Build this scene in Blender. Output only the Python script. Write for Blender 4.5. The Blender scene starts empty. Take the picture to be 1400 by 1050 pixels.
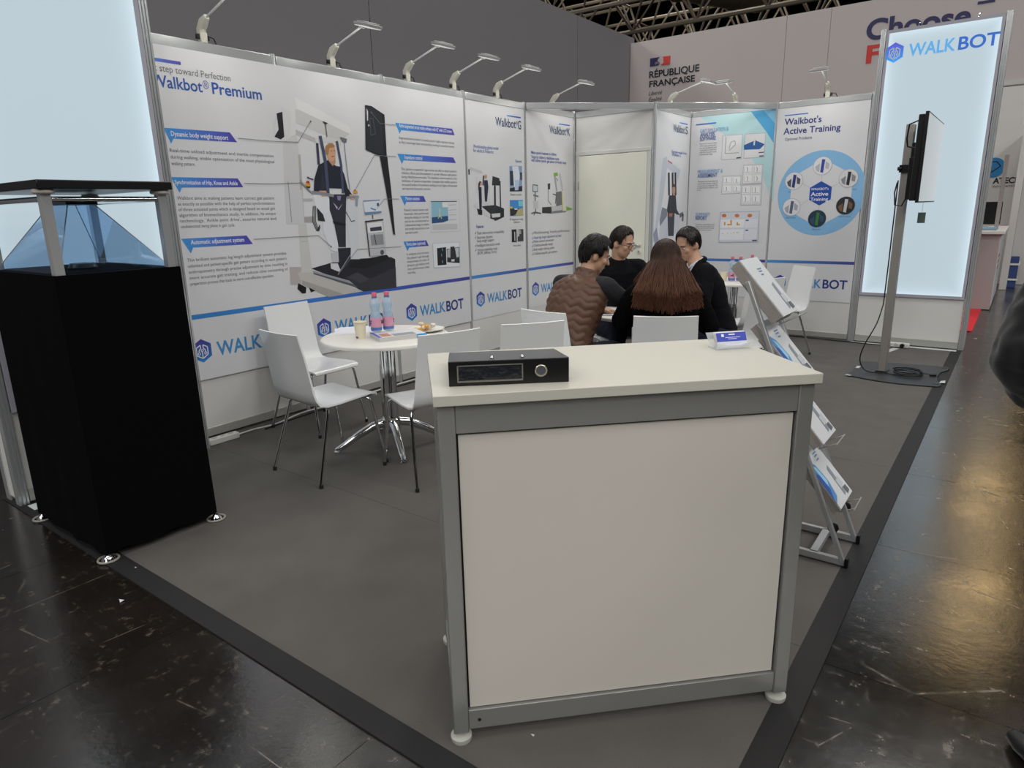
import bpy, math, random
from mathutils import Vector, Matrix, noise
random.seed(7)
C = bpy.context.scene.collection
V = Vector
PI = math.pi

# ------------------------------------------------------------------ camera
YAW, PITCH, ROLL, FPX = -0.644, 0.2535, -0.0229, 917.5
CAM = V((4.3437, -2.1061, 1.4889))
FW = V((math.sin(YAW)*math.cos(PITCH), math.cos(YAW)*math.cos(PITCH), -math.sin(PITCH)))
r0 = V((math.cos(YAW), -math.sin(YAW), 0)); u0 = r0.cross(FW)
RT = math.cos(ROLL)*r0 + math.sin(ROLL)*u0
UP = -math.sin(ROLL)*r0 + math.cos(ROLL)*u0
cd = bpy.data.cameras.new('camera'); cd.sensor_width = 36; cd.lens = 36*FPX/1400; cd.clip_end = 200
cam = bpy.data.objects.new('camera', cd); C.objects.link(cam)
cam.matrix_world = Matrix(((RT.x, UP.x, -FW.x, CAM.x), (RT.y, UP.y, -FW.y, CAM.y), (RT.z, UP.z, -FW.z, CAM.z), (0, 0, 0, 1)))
bpy.context.scene.camera = cam

# ------------------------------------------------------------------ light
sc = bpy.context.scene
sc.view_settings.view_transform = 'Standard'; sc.view_settings.look = 'None'
sc.view_settings.gamma = 1; sc.view_settings.use_curve_mapping = False
sc.view_settings.exposure = 0.0
w = bpy.data.worlds.new('hall_air'); sc.world = w; w.use_nodes = True
w.node_tree.nodes['Background'].inputs[0].default_value = (0.55, 0.58, 0.62, 1)
w.node_tree.nodes['Background'].inputs[1].default_value = 0.05

def area(name, loc, size, power, col, rot=(0, 0, 0), sy=None, spread=None):
    l = bpy.data.lights.new(name, 'AREA'); l.energy = power; l.color = col; l.size = size
    if sy: l.shape = 'RECTANGLE'; l.size_y = sy
    if spread: l.spread = spread
    o = bpy.data.objects.new(name, l); C.objects.link(o); o.location = loc; o.rotation_euler = rot
    return o
HALL_Z = 9.0
for x in (-8, -1.5, 4.4, 11, 18):                # hall ceiling lamps; outer rows added for side light, those above the stand dimmed
    for y in (-17, -10, -3.5, 2, 7.5):
        near = x in (-1.5, 4.4) and y in (-3.5, 2) or (x == 4.4 and y == 7.5)
        area('hall_light', (x, y, HALL_Z), 2.4, 95 if near else 265, (1.0, 0.98, 0.955))
for y in (17.8, 25.5, 43):                         # warm lamps over the aisle
    area('hall_lamp_warm', (4.48, y, HALL_Z), 1.3, 85, (1.0, 0.70, 0.33), sy=2.0)
for x in (-10, -4):                            # unseen lamps added above the trusses to light up trusses and ducts
    for y in (14, 20, 27):
        area('hall_light', (x, y, 11.5), 2.4, 230, (1.0, 0.93, 0.82))

# ------------------------------------------------------------------ pixel -> place
def ray(u, v): return FW + RT*((u-700)/FPX) - UP*((v-525)/FPX)
def onz(u, v, z=0.0): d = ray(u, v); return CAM + d*((z-CAM.z)/d.z)
def onx(u, v, x=0.0): d = ray(u, v); return CAM + d*((x-CAM.x)/d.x)
def ony(u, v, y=0.0): d = ray(u, v); return CAM + d*((y-CAM.y)/d.y)

# ------------------------------------------------------------------ materials
MATS = {}
def srgb(c):
    if isinstance(c, str):
        c = tuple(int(c[i:i+2], 16)/255 for i in (0, 2, 4))
    return tuple((x/12.92 if x <= 0.04045 else ((x+0.055)/1.055)**2.4) for x in c)
def mat(name, col=None, rough=0.5, metal=0.0, spec=0.5, emit=0, noise_amt=0, noise_scale=8, bump=0, bump_scale=60, alpha=1, trans=0, ior=1.45, sheen=0, coat=0):
    if name in MATS: return MATS[name]
    m = bpy.data.materials.new(name); m.use_nodes = True; MATS[name] = m
    nt = m.node_tree; b = nt.nodes['Principled BSDF']
    c = srgb(col)
    b.inputs['Base Color'].default_value = (*c, 1); b.inputs['Roughness'].default_value = rough
    b.inputs['Metallic'].default_value = metal; b.inputs['Specular IOR Level'].default_value = spec
    b.inputs['IOR'].default_value = ior; b.inputs['Alpha'].default_value = alpha
    b.inputs['Transmission Weight'].default_value = trans
    b.inputs['Sheen Weight'].default_value = sheen; b.inputs['Coat Weight'].default_value = coat
    if emit:
        b.inputs['Emission Color'].default_value = (*c, 1); b.inputs['Emission Strength'].default_value = emit
    tc = nt.nodes.new('ShaderNodeTexCoord')
    if noise_amt:
        n = nt.nodes.new('ShaderNodeTexNoise'); n.inputs['Scale'].default_value = noise_scale; n.inputs['Detail'].default_value = 6
        nt.links.new(tc.outputs['Object'], n.inputs['Vector'])
        mx = nt.nodes.new('ShaderNodeMix'); mx.data_type = 'RGBA'
        mx.inputs['A'].default_value = (*[max(0, k*(1-noise_amt)) for k in c], 1)
        mx.inputs['B'].default_value = (*[min(1, k*(1+noise_amt)) for k in c], 1)
        nt.links.new(n.outputs['Fac'], mx.inputs['Factor']); nt.links.new(mx.outputs['Result'], b.inputs['Base Color'])
    if bump:
        n2 = nt.nodes.new('ShaderNodeTexNoise'); n2.inputs['Scale'].default_value = bump_scale; n2.inputs['Detail'].default_value = 4
        nt.links.new(tc.outputs['Object'], n2.inputs['Vector'])
        bp = nt.nodes.new('ShaderNodeBump'); bp.inputs['Strength'].default_value = bump; bp.inputs['Distance'].default_value = 0.01
        nt.links.new(n2.outputs['Fac'], bp.inputs['Height']); nt.links.new(bp.outputs['Normal'], b.inputs['Normal'])
    return m
def grad(name, stops, axis=0, rough=0.5, radial=False, emit=0):
    """printed colour run along the object's own bounding box"""
    if name in MATS: return MATS[name]
    m = bpy.data.materials.new(name); m.use_nodes = True; MATS[name] = m
    nt = m.node_tree; b = nt.nodes['Principled BSDF']; b.inputs['Roughness'].default_value = rough
    tc = nt.nodes.new('ShaderNodeTexCoord'); rp = nt.nodes.new('ShaderNodeValToRGB')
    if radial:
        mp = nt.nodes.new('ShaderNodeVectorMath'); mp.operation = 'DISTANCE'
        mp.inputs[1].default_value = (0.5, 0.5, 0.5)
        nt.links.new(tc.outputs['Generated'], mp.inputs[0]); nt.links.new(mp.outputs['Value'], rp.inputs['Fac'])
    else:
        sp = nt.nodes.new('ShaderNodeSeparateXYZ'); nt.links.new(tc.outputs['Generated'], sp.inputs[0])
        nt.links.new(sp.outputs[axis], rp.inputs['Fac'])
    e = rp.color_ramp.elements
    e[0].position, e[0].color = stops[0][0], (*srgb(stops[0][1]), 1)
    e[1].position, e[1].color = stops[-1][0], (*srgb(stops[-1][1]), 1)
    for p, c in stops[1:-1]:
        k = e.new(p); k.color = (*srgb(c), 1)
    nt.links.new(rp.outputs['Color'], b.inputs['Base Color'])
    if emit:
        nt.links.new(rp.outputs['Color'], b.inputs['Emission Color']); b.inputs['Emission Strength'].default_value = emit
    return m

M_WHITE = mat('white_board', 'd9d9d6', 0.45)
M_PRINT = mat('poster_white', 'dcdde0', 0.42, noise_amt=0.02, noise_scale=2, bump=0.12, bump_scale=3)
M_ALU = mat('aluminium', 'd3d7d8', 0.24, 0.62, bump=0.05, bump_scale=30)
M_ALUD = mat('aluminium_brushed_dark', 'b9b9b4', 0.34, 0.38, noise_amt=0.08, noise_scale=5)
M_CFR = mat('counter_frame_grey', '9b9c99', 0.33, 0.5, noise_amt=0.06, noise_scale=5)
M_CHROME = mat('chrome', 'e2e4e6', 0.08, 1.0)
M_SHELL = mat('white_lacquer', 'e9ebeb', 0.22, coat=0.3)
M_BLACK = mat('black_plastic', '121214', 0.35)
M_BLACKM = mat('black_matte', '17171a', 0.8)
M_RUBBER = mat('dark_rubber', '1c1c1c', 0.7)
M_TABLE = mat('table_white', 'e4e2db', 0.35, noise_amt=0.015, noise_scale=3)
M_CTOP = mat('counter_top_white', 'c4c2b6', 0.38, noise_amt=0.015, noise_scale=3)
M_CPANEL = mat('counter_panel', 'cfcac1', 0.42, noise_amt=0.02, noise_scale=2)
M_GLASSB = None

# ------------------------------------------------------------------ mesh helper
class MB:
    def __init__(s): s.v = []; s.f = []
    def add(s, vs, fs):
        k = len(s.v); s.v += [V(p) for p in vs]; s.f += [tuple(i+k for i in f) for f in fs]; return s
    def box(s, c, d, M=None):
        x, y, z = (q/2 for q in d); vs = [V((a*x, b*y, e*z)) for a in (-1, 1) for b in (-1, 1) for e in (-1, 1)]
        if M is not None: vs = [M @ p for p in vs]
        c = V(c)
        return s.add([c+p for p in vs], [(0, 1, 3, 2), (4, 6, 7, 5), (0, 4, 5, 1), (2, 3, 7, 6), (0, 2, 6, 4), (1, 5, 7, 3)])
    def bx(s, x0, x1, y0, y1, z0, z1): return s.box(((x0+x1)/2, (y0+y1)/2, (z0+z1)/2), (x1-x0, y1-y0, z1-z0))
    def bar(s, p0, p1, wd, ht, up=(0, 0, 1)):
        p0, p1 = V(p0), V(p1); d = (p1-p0); L = d.length; d.normalize()
        sd = d.cross(V(up))
        if sd.length < 1e-5: sd = d.cross(V((1, 0, 0)))
        sd.normalize(); n = sd.cross(d)
        M = Matrix((d, sd, n)).transposed()
        return s.box((p0+p1)/2, (L, wd, ht), M)
    def tube(s, pts, r, n=8, closed=False):
        pts = [V(p) for p in pts]; k = len(pts)
        rs = r if isinstance(r, (list, tuple)) else [r]*k
        rings = []; nrm = None
        for i, p in enumerate(pts):
            a = pts[i-1] if (i or closed) else p; b = pts[(i+1) % k] if (i < k-1 or closed) else p
            t = (b-a).normalized()
            if nrm is None:
                nrm = t.orthogonal().normalized()
            else:
                nrm = (nrm - t*nrm.dot(t))
                nrm = nrm.normalized() if nrm.length > 1e-6 else t.orthogonal().normalized()
            bn = t.cross(nrm)
            rings.append([p + (nrm*math.cos(2*PI*j/n) + bn*math.sin(2*PI*j/n))*rs[i] for j in range(n)])
        vs = [q for g in rings for q in g]; fs = []
        for i in range(k if closed else k-1):
            i2 = (i+1) % k
            for j in range(n): fs.append((i*n+j, i*n+(j+1) % n, i2*n+(j+1) % n, i2*n+j))
        if not closed: fs += [tuple(range(n-1, -1, -1)), tuple((k-1)*n+j for j in range(n))]
        return s.add(vs, fs)
    def cyl(s, p0, p1, ra, rb=None, n=16): return s.tube([p0, p1], [ra, ra if rb is None else rb], n)
    def lathe(s, prof, n=24, o=(0, 0, 0), M=None):
        vs = []; fs = []; k = len(prof); o = V(o)
        for r, z in prof:
            for j in range(n):
                p = V((r*math.cos(2*PI*j/n), r*math.sin(2*PI*j/n), z)); vs.append(o + (M @ p if M is not None else p))
        for i in range(k-1):
            for j in range(n): fs.append((i*n+j, i*n+(j+1) % n, (i+1)*n+(j+1) % n, (i+1)*n+j))
        fs += [tuple(range(n-1, -1, -1)), tuple((k-1)*n+j for j in range(n))]
        return s.add(vs, fs)
    def prism(s, poly, ext):
        e = V(ext); k = len(poly); vs = [V(p) for p in poly] + [V(p)+e for p in poly]
        return s.add(vs, [tuple(range(k-1, -1, -1)), tuple(range(k, 2*k))] + [(i, (i+1) % k, (i+1) % k + k, i+k) for i in range(k)])
    def ell(s, c, rr, M=None, n=14, m=10):
        c = V(c); vs = []; fs = []
        for i in range(m+1):
            th = PI*i/m
            for j in range(n):
                p = V((rr[0]*math.sin(th)*math.cos(2*PI*j/n), rr[1]*math.sin(th)*math.sin(2*PI*j/n), rr[2]*math.cos(th)))
                vs.append(c + (M @ p if M is not None else p))
        for i in range(m):
            for j in range(n): fs.append((i*n+j, (i+1)*n+j, (i+1)*n+(j+1) % n, i*n+(j+1) % n))
        return s.add(vs, fs)
    def cap(s, p0, p1, ra, rb=None, n=12):
        rb = ra if rb is None else rb; p0, p1 = V(p0), V(p1); d = (p1-p0)
        if d.length < 1e-6: d = V((0, 0, 1e-4))
        t = d.normalized(); pts = []; rs = []
        for a in (80, 55, 28): pts.append(p0 - t*ra*math.sin(math.radians(a))); rs.append(ra*math.cos(math.radians(a)))
        pts += [p0, p1]; rs += [ra, rb]
        for a in (28, 55, 80): pts.append(p1 + t*rb*math.sin(math.radians(a))); rs.append(rb*math.cos(math.radians(a)))
        return s.tube(pts, rs, n)
    def chain(s, pts, rs, n=12):
        for i in range(len(pts)-1): s.cap(pts[i], pts[i+1], rs[i], rs[i+1], n)
        return s
    def loft(s, secs, n=24, pw=2.0):
        """closed body through sections (centre, half-axis a, half-axis b)"""
        vs = []; k = len(secs)
        for c, a, b in secs:
            c, a, b = V(c), V(a), V(b)
            for j in range(n):
                t = 2*PI*j/n; ct, st = math.cos(t), math.sin(t)
                e = 2.0/pw
                vs.append(c + a*math.copysign(abs(ct)**e, ct) + b*math.copysign(abs(st)**e, st))
        fs = [(i*n+j, i*n+(j+1) % n, (i+1)*n+(j+1) % n, (i+1)*n+j) for i in range(k-1) for j in range(n)]
        fs += [tuple(range(n-1, -1, -1)), tuple((k-1)*n+j for j in range(n))]
        return s.add(vs, fs)
    def mesh(s, name, o=(0, 0, 0)):
        me = bpy.data.meshes.new(name); o = V(o)
        me.from_pydata([tuple(p-o) for p in s.v], [], s.f); me.update(); return me

def link(name, me, m, parent=None, smooth=True, ang=38, bevel=0, seg=2):
    o = bpy.data.objects.new(name, me); C.objects.link(o)
    if m is not None: me.materials.append(m)
    if smooth and len(me.polygons):
        me.polygons.foreach_set('use_smooth', [True]*len(me.polygons)); me.set_sharp_from_angle(angle=math.radians(ang))
    if bevel:
        b = o.modifiers.new('edge', 'BEVEL'); b.width = bevel; b.segments = seg; b.limit_method = 'ANGLE'; b.angle_limit = math.radians(40)
    if parent is not None: o.parent = parent
    return o
def part(name, mb, m, parent, **k):
    """mesh given in the thing's own frame"""
    return link(name, mb.mesh(name), m, parent, **k)
def wpart(name, mb, m, parent, **k):
    """mesh given in world coordinates; the parent empty has no rotation"""
    o = V((0, 0, 0)); p = parent
    while p is not None: o = o + p.location; p = p.parent
    return link(name, mb.mesh(name, o), m, parent, **k)
def tag(o, label=None, cat=None, group=None, kind=None):
    if label: o['label'] = label
    if cat: o['category'] = cat
    if group: o['group'] = group
    if kind: o['kind'] = kind
    return o
def thing(name, label, cat, loc=(0, 0, 0), rotz=0.0, group=None, kind=None):
    o = bpy.data.objects.new(name, None); C.objects.link(o); o.empty_display_size = 0.1
    o.location = loc; o.rotation_euler = (0, 0, rotz)
    return tag(o, label, cat, group, kind)
def struct(name, loc=(0, 0, 0), label=None, cat=None):
    o = bpy.data.objects.new(name, None); C.objects.link(o); o.location = loc; o['kind'] = 'structure'
    return tag(o, label, cat)
def dup(root, loc, rotz, label):
    r = root.copy(); C.objects.link(r); r.location = loc; r.rotation_euler = (0, 0, rotz); r['label'] = label
    for ch in list(root.children):
        c = ch.copy(); C.objects.link(c); c.parent = r
        for g in list(ch.children):
            d = g.copy(); C.objects.link(d); d.parent = c
    return r

# ------------------------------------------------------------------ lettering
TXT = {}
def glyphs(s, bold=0.0, shear=0.0):
    k = (s, bold, shear)
    if k in TXT: return TXT[k]
    cu = bpy.data.curves.new('lettering', 'FONT'); cu.body = s; cu.size = 1; cu.offset = bold; cu.shear = shear
    cu.resolution_u = 2 if len(s) > 14 else 6; cu.fill_mode = 'BOTH'
    ob = bpy.data.objects.new('lettering', cu); C.objects.link(ob)
    dg = bpy.context.evaluated_depsgraph_get(); dg.update()
    me = bpy.data.meshes.new_from_object(ob.evaluated_get(dg))
    vs = [(p.co.x, p.co.y) for p in me.vertices]; fs = [tuple(p.vertices) for p in me.polygons]
    bpy.data.objects.remove(ob); bpy.data.curves.remove(cu); bpy.data.meshes.remove(me)
    x0 = min(p[0] for p in vs); x1 = max(p[0] for p in vs)
    TXT[k] = ([(a-x0, b) for a, b in vs], fs, x1-x0); return TXT[k]
CAPH = 0.729
class Plane:
    """upright plane: o origin, ax direction of reading, n towards the reader"""
    def __init__(s, o, ax, n): s.o, s.ax, s.n = V(o), V(ax), V(n); s.k = 0
    def at(s, a, z, d=0.0): return s.o + s.ax*a + V((0, 0, z)) + s.n*d
    def px(s, u, v):
        d = ray(u, v); h = CAM + d*(s.n.dot(s.o-CAM)/s.n.dot(d)); return ((h-s.o).dot(s.ax), h.z)
    def text(s, mb, t, a0, z, cap, a1=None, align='l', d=0.0016, bold=0.0, shear=0.0):
        vs, fs, wd = glyphs(t, bold, shear); sy = cap/CAPH; sx = sy
        if a1 is not None: sx = (a1-a0)/wd
        off = 0 if align == 'l' else (-wd*sx if align == 'r' else -wd*sx/2)
        return mb.add([s.at(a0+off+x*sx, z+y*sy, d) for x, y in vs], fs)
    def poly(s, mb, pts, d=0.0008, t=0.0006):
        return mb.prism([s.at(a, z, d) for a, z in pts], s.n*t)
    def rect(s, mb, a0, a1, z0, z1, d=0.0008, t=0.0006): return s.poly(mb, [(a0, z0), (a1, z0), (a1, z1), (a0, z1)], d, t)
    def disc(s, mb, a, z, r, d=0.0008, n=40, rz=None, t=0.0006):
        rz = rz or r; return s.poly(mb, [(a+r*math.cos(2*PI*i/n), z+rz*math.sin(2*PI*i/n)) for i in range(n)], d, t)
    def line(s, mb, pts, wd, d=0.0012, t=0.0006):
        for (a0, z0), (a1, z1) in zip(pts, pts[1:]):
            L = math.hypot(a1-a0, z1-z0) or 1e-6; nx, nz = -(z1-z0)/L*wd/2, (a1-a0)/L*wd/2
            s.poly(mb, [(a0+nx, z0+nz), (a0-nx, z0-nz), (a1-nx, z1-nz), (a1+nx, z1+nz)], d, t)
        return mb
    def ring(s, mb, a, z, r, wd, d=0.0012, n=16):
        return s.line(mb, [(a+r*math.cos(2*PI*i/n), z+r*math.sin(2*PI*i/n)) for i in range(n+1)], wd, d)

# ================================================================== SETTING
H = 2.5635
YP = [0.0, 1.0, 2.01, 3.03, 4.01, 5.0]; YB = 6.01
X1, X2, X3, X4 = 1.0, 1.99, 2.945, 3.99

# ---- hall floor: dark slabs on a darker bed
def floor_mat():
    m = bpy.data.materials.new('hall_floor'); m.use_nodes = True; nt = m.node_tree; b = nt.nodes['Principled BSDF']
    ge = nt.nodes.new('ShaderNodeNewGeometry')
    def nz(scale, detail, stretch=(1, 1, 1), rot=0):
        mp = nt.nodes.new('ShaderNodeMapping'); mp.inputs['Scale'].default_value = stretch; mp.inputs['Rotation'].default_value = (0, 0, rot)
        nt.links.new(ge.outputs['Position'], mp.inputs['Vector'])
        n = nt.nodes.new('ShaderNodeTexNoise'); n.inputs['Scale'].default_value = scale; n.inputs['Detail'].default_value = detail; n.inputs['Roughness'].default_value = 0.65
        nt.links.new(mp.outputs['Vector'], n.inputs['Vector']); return n
    def ramp(src, p0, p1, c0=(0, 0, 0, 1), c1=(1, 1, 1, 1)):
        r = nt.nodes.new('ShaderNodeValToRGB'); e = r.color_ramp.elements; e[0].position, e[0].color, e[1].position, e[1].color = p0, c0, p1, c1
        nt.links.new(src, r.inputs['Fac']); return r
    base = ramp(nz(1.6, 8).outputs['Fac'], 0.3, 0.72, (0.007, 0.0058, 0.005, 1), (0.020, 0.0155, 0.0125, 1))
    # scuffs: long thin streaks and worn blotches
    sc1 = nz(3.0, 9, (1, 9, 1), 0.6); sc2 = nz(2.2, 10, (7, 1, 1), 0.25); sp = nz(26, 6); gate = nz(0.9, 4)
    ra = ramp(sc1.outputs['Fac'], 0.53, 0.70); rb = ramp(sc2.outputs['Fac'], 0.54, 0.70); rs = ramp(sp.outputs['Fac'], 0.52, 0.68); rg = ramp(gate.outputs['Fac'], 0.34, 0.56)
    def mth(op, a, b2):
        q = nt.nodes.new('ShaderNodeMath'); q.operation = op
        for i, s in enumerate((a, b2)):
            if isinstance(s, (int, float)): q.inputs[i].default_value = s
            else: nt.links.new(s, q.inputs[i])
        return q.outputs[0]
    st = mth('MULTIPLY', mth('MAXIMUM', ra.outputs['Color'], rb.outputs['Color']), rs.outputs['Color'])
    # fine scratches: edges of a warped, stretched cell pattern
    def scratch(scale, stretch, rot, wdt):
        mp = nt.nodes.new('ShaderNodeMapping'); mp.inputs['Scale'].default_value = stretch; mp.inputs['Rotation'].default_value = (0, 0, rot)
        nt.links.new(ge.outputs['Position'], mp.inputs['Vector'])
        vo = nt.nodes.new('ShaderNodeTexVoronoi'); vo.feature = 'DISTANCE_TO_EDGE'; vo.inputs['Scale'].default_value = scale
        nt.links.new(mp.outputs['Vector'], vo.inputs['Vector'])
        return ramp(vo.outputs['Distance'], 0.0, wdt, (1, 1, 1, 1), (0, 0, 0, 1)).outputs['Color']
    gate2 = ramp(nz(4.0, 3).outputs['Fac'], 0.5, 0.6).outputs['Color']
    scr = mth('MULTIPLY', mth('MAXIMUM', scratch(1.3, (1, 0.35, 1), 0.5, 0.004), scratch(1.1, (0.3, 1, 1), 0.9, 0.004)), gate2)
    wear = mth('MINIMUM', mth('ADD', mth('MULTIPLY', mth('MULTIPLY', st, rg.outputs['Color']), 0.9), mth('MULTIPLY', scr, 0.5)), 1.0)
    mx = nt.nodes.new('ShaderNodeMix'); mx.data_type = 'RGBA'; mx.inputs['B'].default_value = (0.20, 0.165, 0.125, 1)
    nt.links.new(wear, mx.inputs['Factor']); nt.links.new(base.outputs['Color'], mx.inputs['A']); nt.links.new(mx.outputs['Result'], b.inputs['Base Color'])
    rr = ramp(nz(2.5, 7).outputs['Fac'], 0.3, 0.75, (0.13, 0.13, 0.13, 1), (0.27, 0.27, 0.27, 1))
    ad = mth('ADD', rr.outputs['Color'], mth('MULTIPLY', wear, 0.35)); nt.links.new(ad, b.inputs['Roughness'])
    bp = nt.nodes.new('ShaderNodeBump'); bp.inputs['Strength'].default_value = 0.10; bp.inputs['Distance'].default_value = 0.005
    nt.links.new(mth('ADD', nz(34, 5).outputs['Fac'], mth('MULTIPLY', nz(3.5, 3).outputs['Fac'], 1.5)), bp.inputs['Height']); nt.links.new(bp.outputs['Normal'], b.inputs['Normal'])
    b.inputs['IOR'].default_value = 2.3; b.inputs['Specular IOR Level'].default_value = 0.5
    return m
M_FLOOR = floor_mat()
floor = struct('floor', (0, 0, 0))
wpart('floor_bed', MB().bx(-30, 40, -30, 50, -0.03, -0.0085), M_FLOOR, floor)
slab = MB().bx(0.001, 0.999, 0.001, 0.999, -0.0085, -0.0045).mesh('floor_slab'); slab.materials.append(M_FLOOR)
for ix in range(-2, 8):
    for iy in range(-3, 15):
        if iy >= 0 and ix < 4: continue
        o = bpy.data.objects.new('floor_slab', slab); C.objects.link(o); o.parent = floor; o.location = (ix, iy+0.06, 0)

# ---- hall shell
hall = mat('hall_dark', '2a2a2c', 0.9); M_HC = mat('hall_ceiling_dark', '1d1d1f', 0.95)
for nm, b in (('wall_hall_left', (-30.2, -30, -30, 50)), ('wall_hall_right', (40, 40.2, -30, 50)), ('wall_hall_far', (-30, 40, 50, 50.2)), ('wall_hall_near', (-30, 40, -30.2, -30))):
    o = link(nm, MB().bx(b[0], b[1], b[2], b[3], 0, 13).mesh(nm), hall); tag(o, kind='structure')
o = link('ceiling', MB().bx(-30, 40, -30, 50, 13, 13.2).mesh('ceiling'), M_HC); tag(o, kind='structure')

# ---- carpet of the stand, laid in strips, with dark edging tape
M_CARPET = mat('carpet_grey', '64615e', 0.95, noise_amt=0.16, noise_scale=5, bump=0.5, bump_scale=420, spec=0.15)
M_TAPE = mat('edge_tape', '201f20', 0.75, noise_amt=0.12, noise_scale=6)
cp = thing('carpet', 'dark grey exhibition carpet covering the floor of the white stand', 'carpet')
for (y0, y1) in ((-0.954, 0.10), (0.102, 2.10), (2.102, 4.10), (4.102, YB+0.03)):
    wpart('carpet_strip', MB().bx(-0.02, 3.914, y0, y1, -0.004, 0.0), M_CARPET, cp)
def tape(p, lab):
    o = link('edge_tape', MB().bx(*p, -0.004, 0.0012).mesh('edge_tape'), M_TAPE); tag(o, lab, 'tape', 'carpet edging tape')
tape((-0.02, 4.0, -1.04, -0.955), 'dark edging tape along the front of the carpet, under the black cabinet')
tape((3.915, 4.0, -0.954, YB), 'dark edging tape along the carpet beside the glossy aisle floor')

# ---- aluminium wall system
def octo(mb, x, y, z0, z1, r=0.021):
    mb.cyl((x, y, z0), (x, y, z1), r, n=8); return mb
def groove_post(mb, x, y, z0, z1, r=0.02): return octo(mb, x, y, z0, z1, r)
wl = struct('wall_left', (0, 0, 0))
for i in range(5):
    y0, y1 = YP[i], YP[i+1]
    wpart('wall_panel', MB().bx(-0.016, -0.004, y0+0.02, y1-0.02, 0.06, H-0.05), M_WHITE, wl)
    wpart('top_beam', MB().bx(-0.034, 0.006, y0+0.021, y1-0.021, H-0.062, H), M_ALU, wl, bevel=0.003)
    wpart('bottom_beam', MB().bx(-0.034, 0.004, y0+0.021, y1-0.021, 0.015, 0.075), M_ALUD, wl, bevel=0.003)
for y in YP: wpart('wall_post', octo(MB(), -0.014, y, 0, H+0.012), M_ALU, wl, ang=20)
wd = struct('wall_door', (0, YP[5], 0))
Y5 = YP[5]
wpart('wall_panel', MB().bx(0.02, X1-0.02, Y5+0.006, Y5+0.018, 2.10, H-0.05), M_WHITE, wd)
wpart('top_beam', MB().bx(0.021, X1-0.021, Y5-0.004, Y5+0.036, H-0.062, H), M_ALU, wd, bevel=0.003)
wpart('door_beam', MB().bx(0.021, X1-0.021, Y5-0.006, Y5+0.036, 2.085, 2.125), mat('white_metal', 'd4d4d0', 0.4), wd, bevel=0.003)
wpart('wall_post', octo(MB(), X1+0.002, Y5+0.014, 0, H+0.012, 0.024), M_ALU, wd, ang=20)
for xa in (0.045, 0.955): wpart('door_jamb', MB().bx(xa-0.022, xa+0.022, Y5-0.002, Y5+0.03, 0, 2.085), MATS['white_metal'], wd, bevel=0.002)
dr = struct('door_1', (0.07, Y5, 0))
wpart('door_leaf', MB().bx(0.07, 0.93, Y5-0.008, Y5+0.026, 0.012, 2.078), mat('door_cream', 'e9eadc', 0.4), dr, bevel=0.003)
hd = MB(); hd.cyl((0.865, Y5-0.008, 1.075), (0.865, Y5-0.055, 1.075), 0.011); hd.tube([(0.872, Y5-0.055, 1.075), (0.82, Y5-0.058, 1.076), (0.735, Y5-0.055, 1.072)], 0.0105, 10)
wpart('door_handle', hd, mat('cream_metal', 'dcdccf', 0.3), dr)
rs_ = MB().lathe([(0.026, 0), (0.026, 0.008), (0.022, 0.01)], 20, (0.865, Y5-0.008, 1.075), Matrix.Rotation(PI/2, 3, 'X'))
wpart('rosette', rs_, MATS['cream_metal'], dr)
kr = wpart('key_rosette', MB().lathe([(0.027, 0), (0.027, 0.008), (0.023, 0.01)], 20, (0.865, Y5-0.008, 1.0), Matrix.Rotation(PI/2, 3, 'X')), MATS['cream_metal'], dr)
wpart('keyhole', MB().bx(0.860, 0.870, Y5-0.0195, Y5-0.017, 0.988, 1.01), M_BLACK, kr)
for z in (0.3, 1.75): wpart('hinge', MB().cyl((0.066, Y5-0.012, z-0.045), (0.066, Y5-0.012, z+0.045), 0.009), M_ALU, dr)
def plain_bay(w, p0, p1, normal, z0=0.06):
    p0, p1, n = V(p0), V(p1), V(normal); t = (p1-p0).normalized(); a, b = p0+t*0.021, p1-t*0.021
    def up(z): return V((0, 0, z))
    wpart('wall_panel', MB().bar(a-n*0.010+up((z0+H-0.05)/2), b-n*0.010+up((z0+H-0.05)/2), 0.012, H-0.05-z0), M_WHITE, w)
    wpart('top_beam', MB().bar(a-n*0.014+up(H-0.031), b-n*0.014+up(H-0.031), 0.04, 0.062), M_ALU, w, bevel=0.003)
    wpart('bottom_beam', MB().bar(a-n*0.014+up(0.045), b-n*0.014+up(0.045), 0.038, 0.06), M_ALUD, w, bevel=0.003)
wa = struct('wall_alcove', (X1, Y5, 0))
plain_bay(wa, (X1, Y5, 0), (X1, YB, 0), (1, 0, 0))
wpart('wall_post', octo(MB(), X1-0.014, YB+0.014, 0, H+0.012), M_ALU, wa, ang=20)
wb = struct('wall_back', (X1, YB, 0))
plain_bay(wb, (X1, YB, 0), (X2, YB, 0), (0, -1, 0)); plain_bay(wb, (X2, YB, 0), (X3, YB, 0), (0, -1, 0))
for x in (X2, X3): wpart('wall_post', octo(MB(), x, YB+0.014, 0, H+0.012), M_ALU, wb, ang=20)
tr = struct('trim_1', (0, YP[4], 0)); wpart('tie_beam', MB().bar((0.01, YP[4]+0.01, H-0.028), (X1-0.012, Y5-0.004, H-0.028), 0.04, 0.062), M_ALU, tr, bevel=0.003)
tr = struct('trim_2', (X1, Y5, 0)); wpart('tie_beam', MB().bar((X1+0.018, Y5+0.022, H-0.028), (X2-0.012, YB-0.006, H-0.028), 0.04, 0.062), M_ALU, tr, bevel=0.003)

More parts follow.
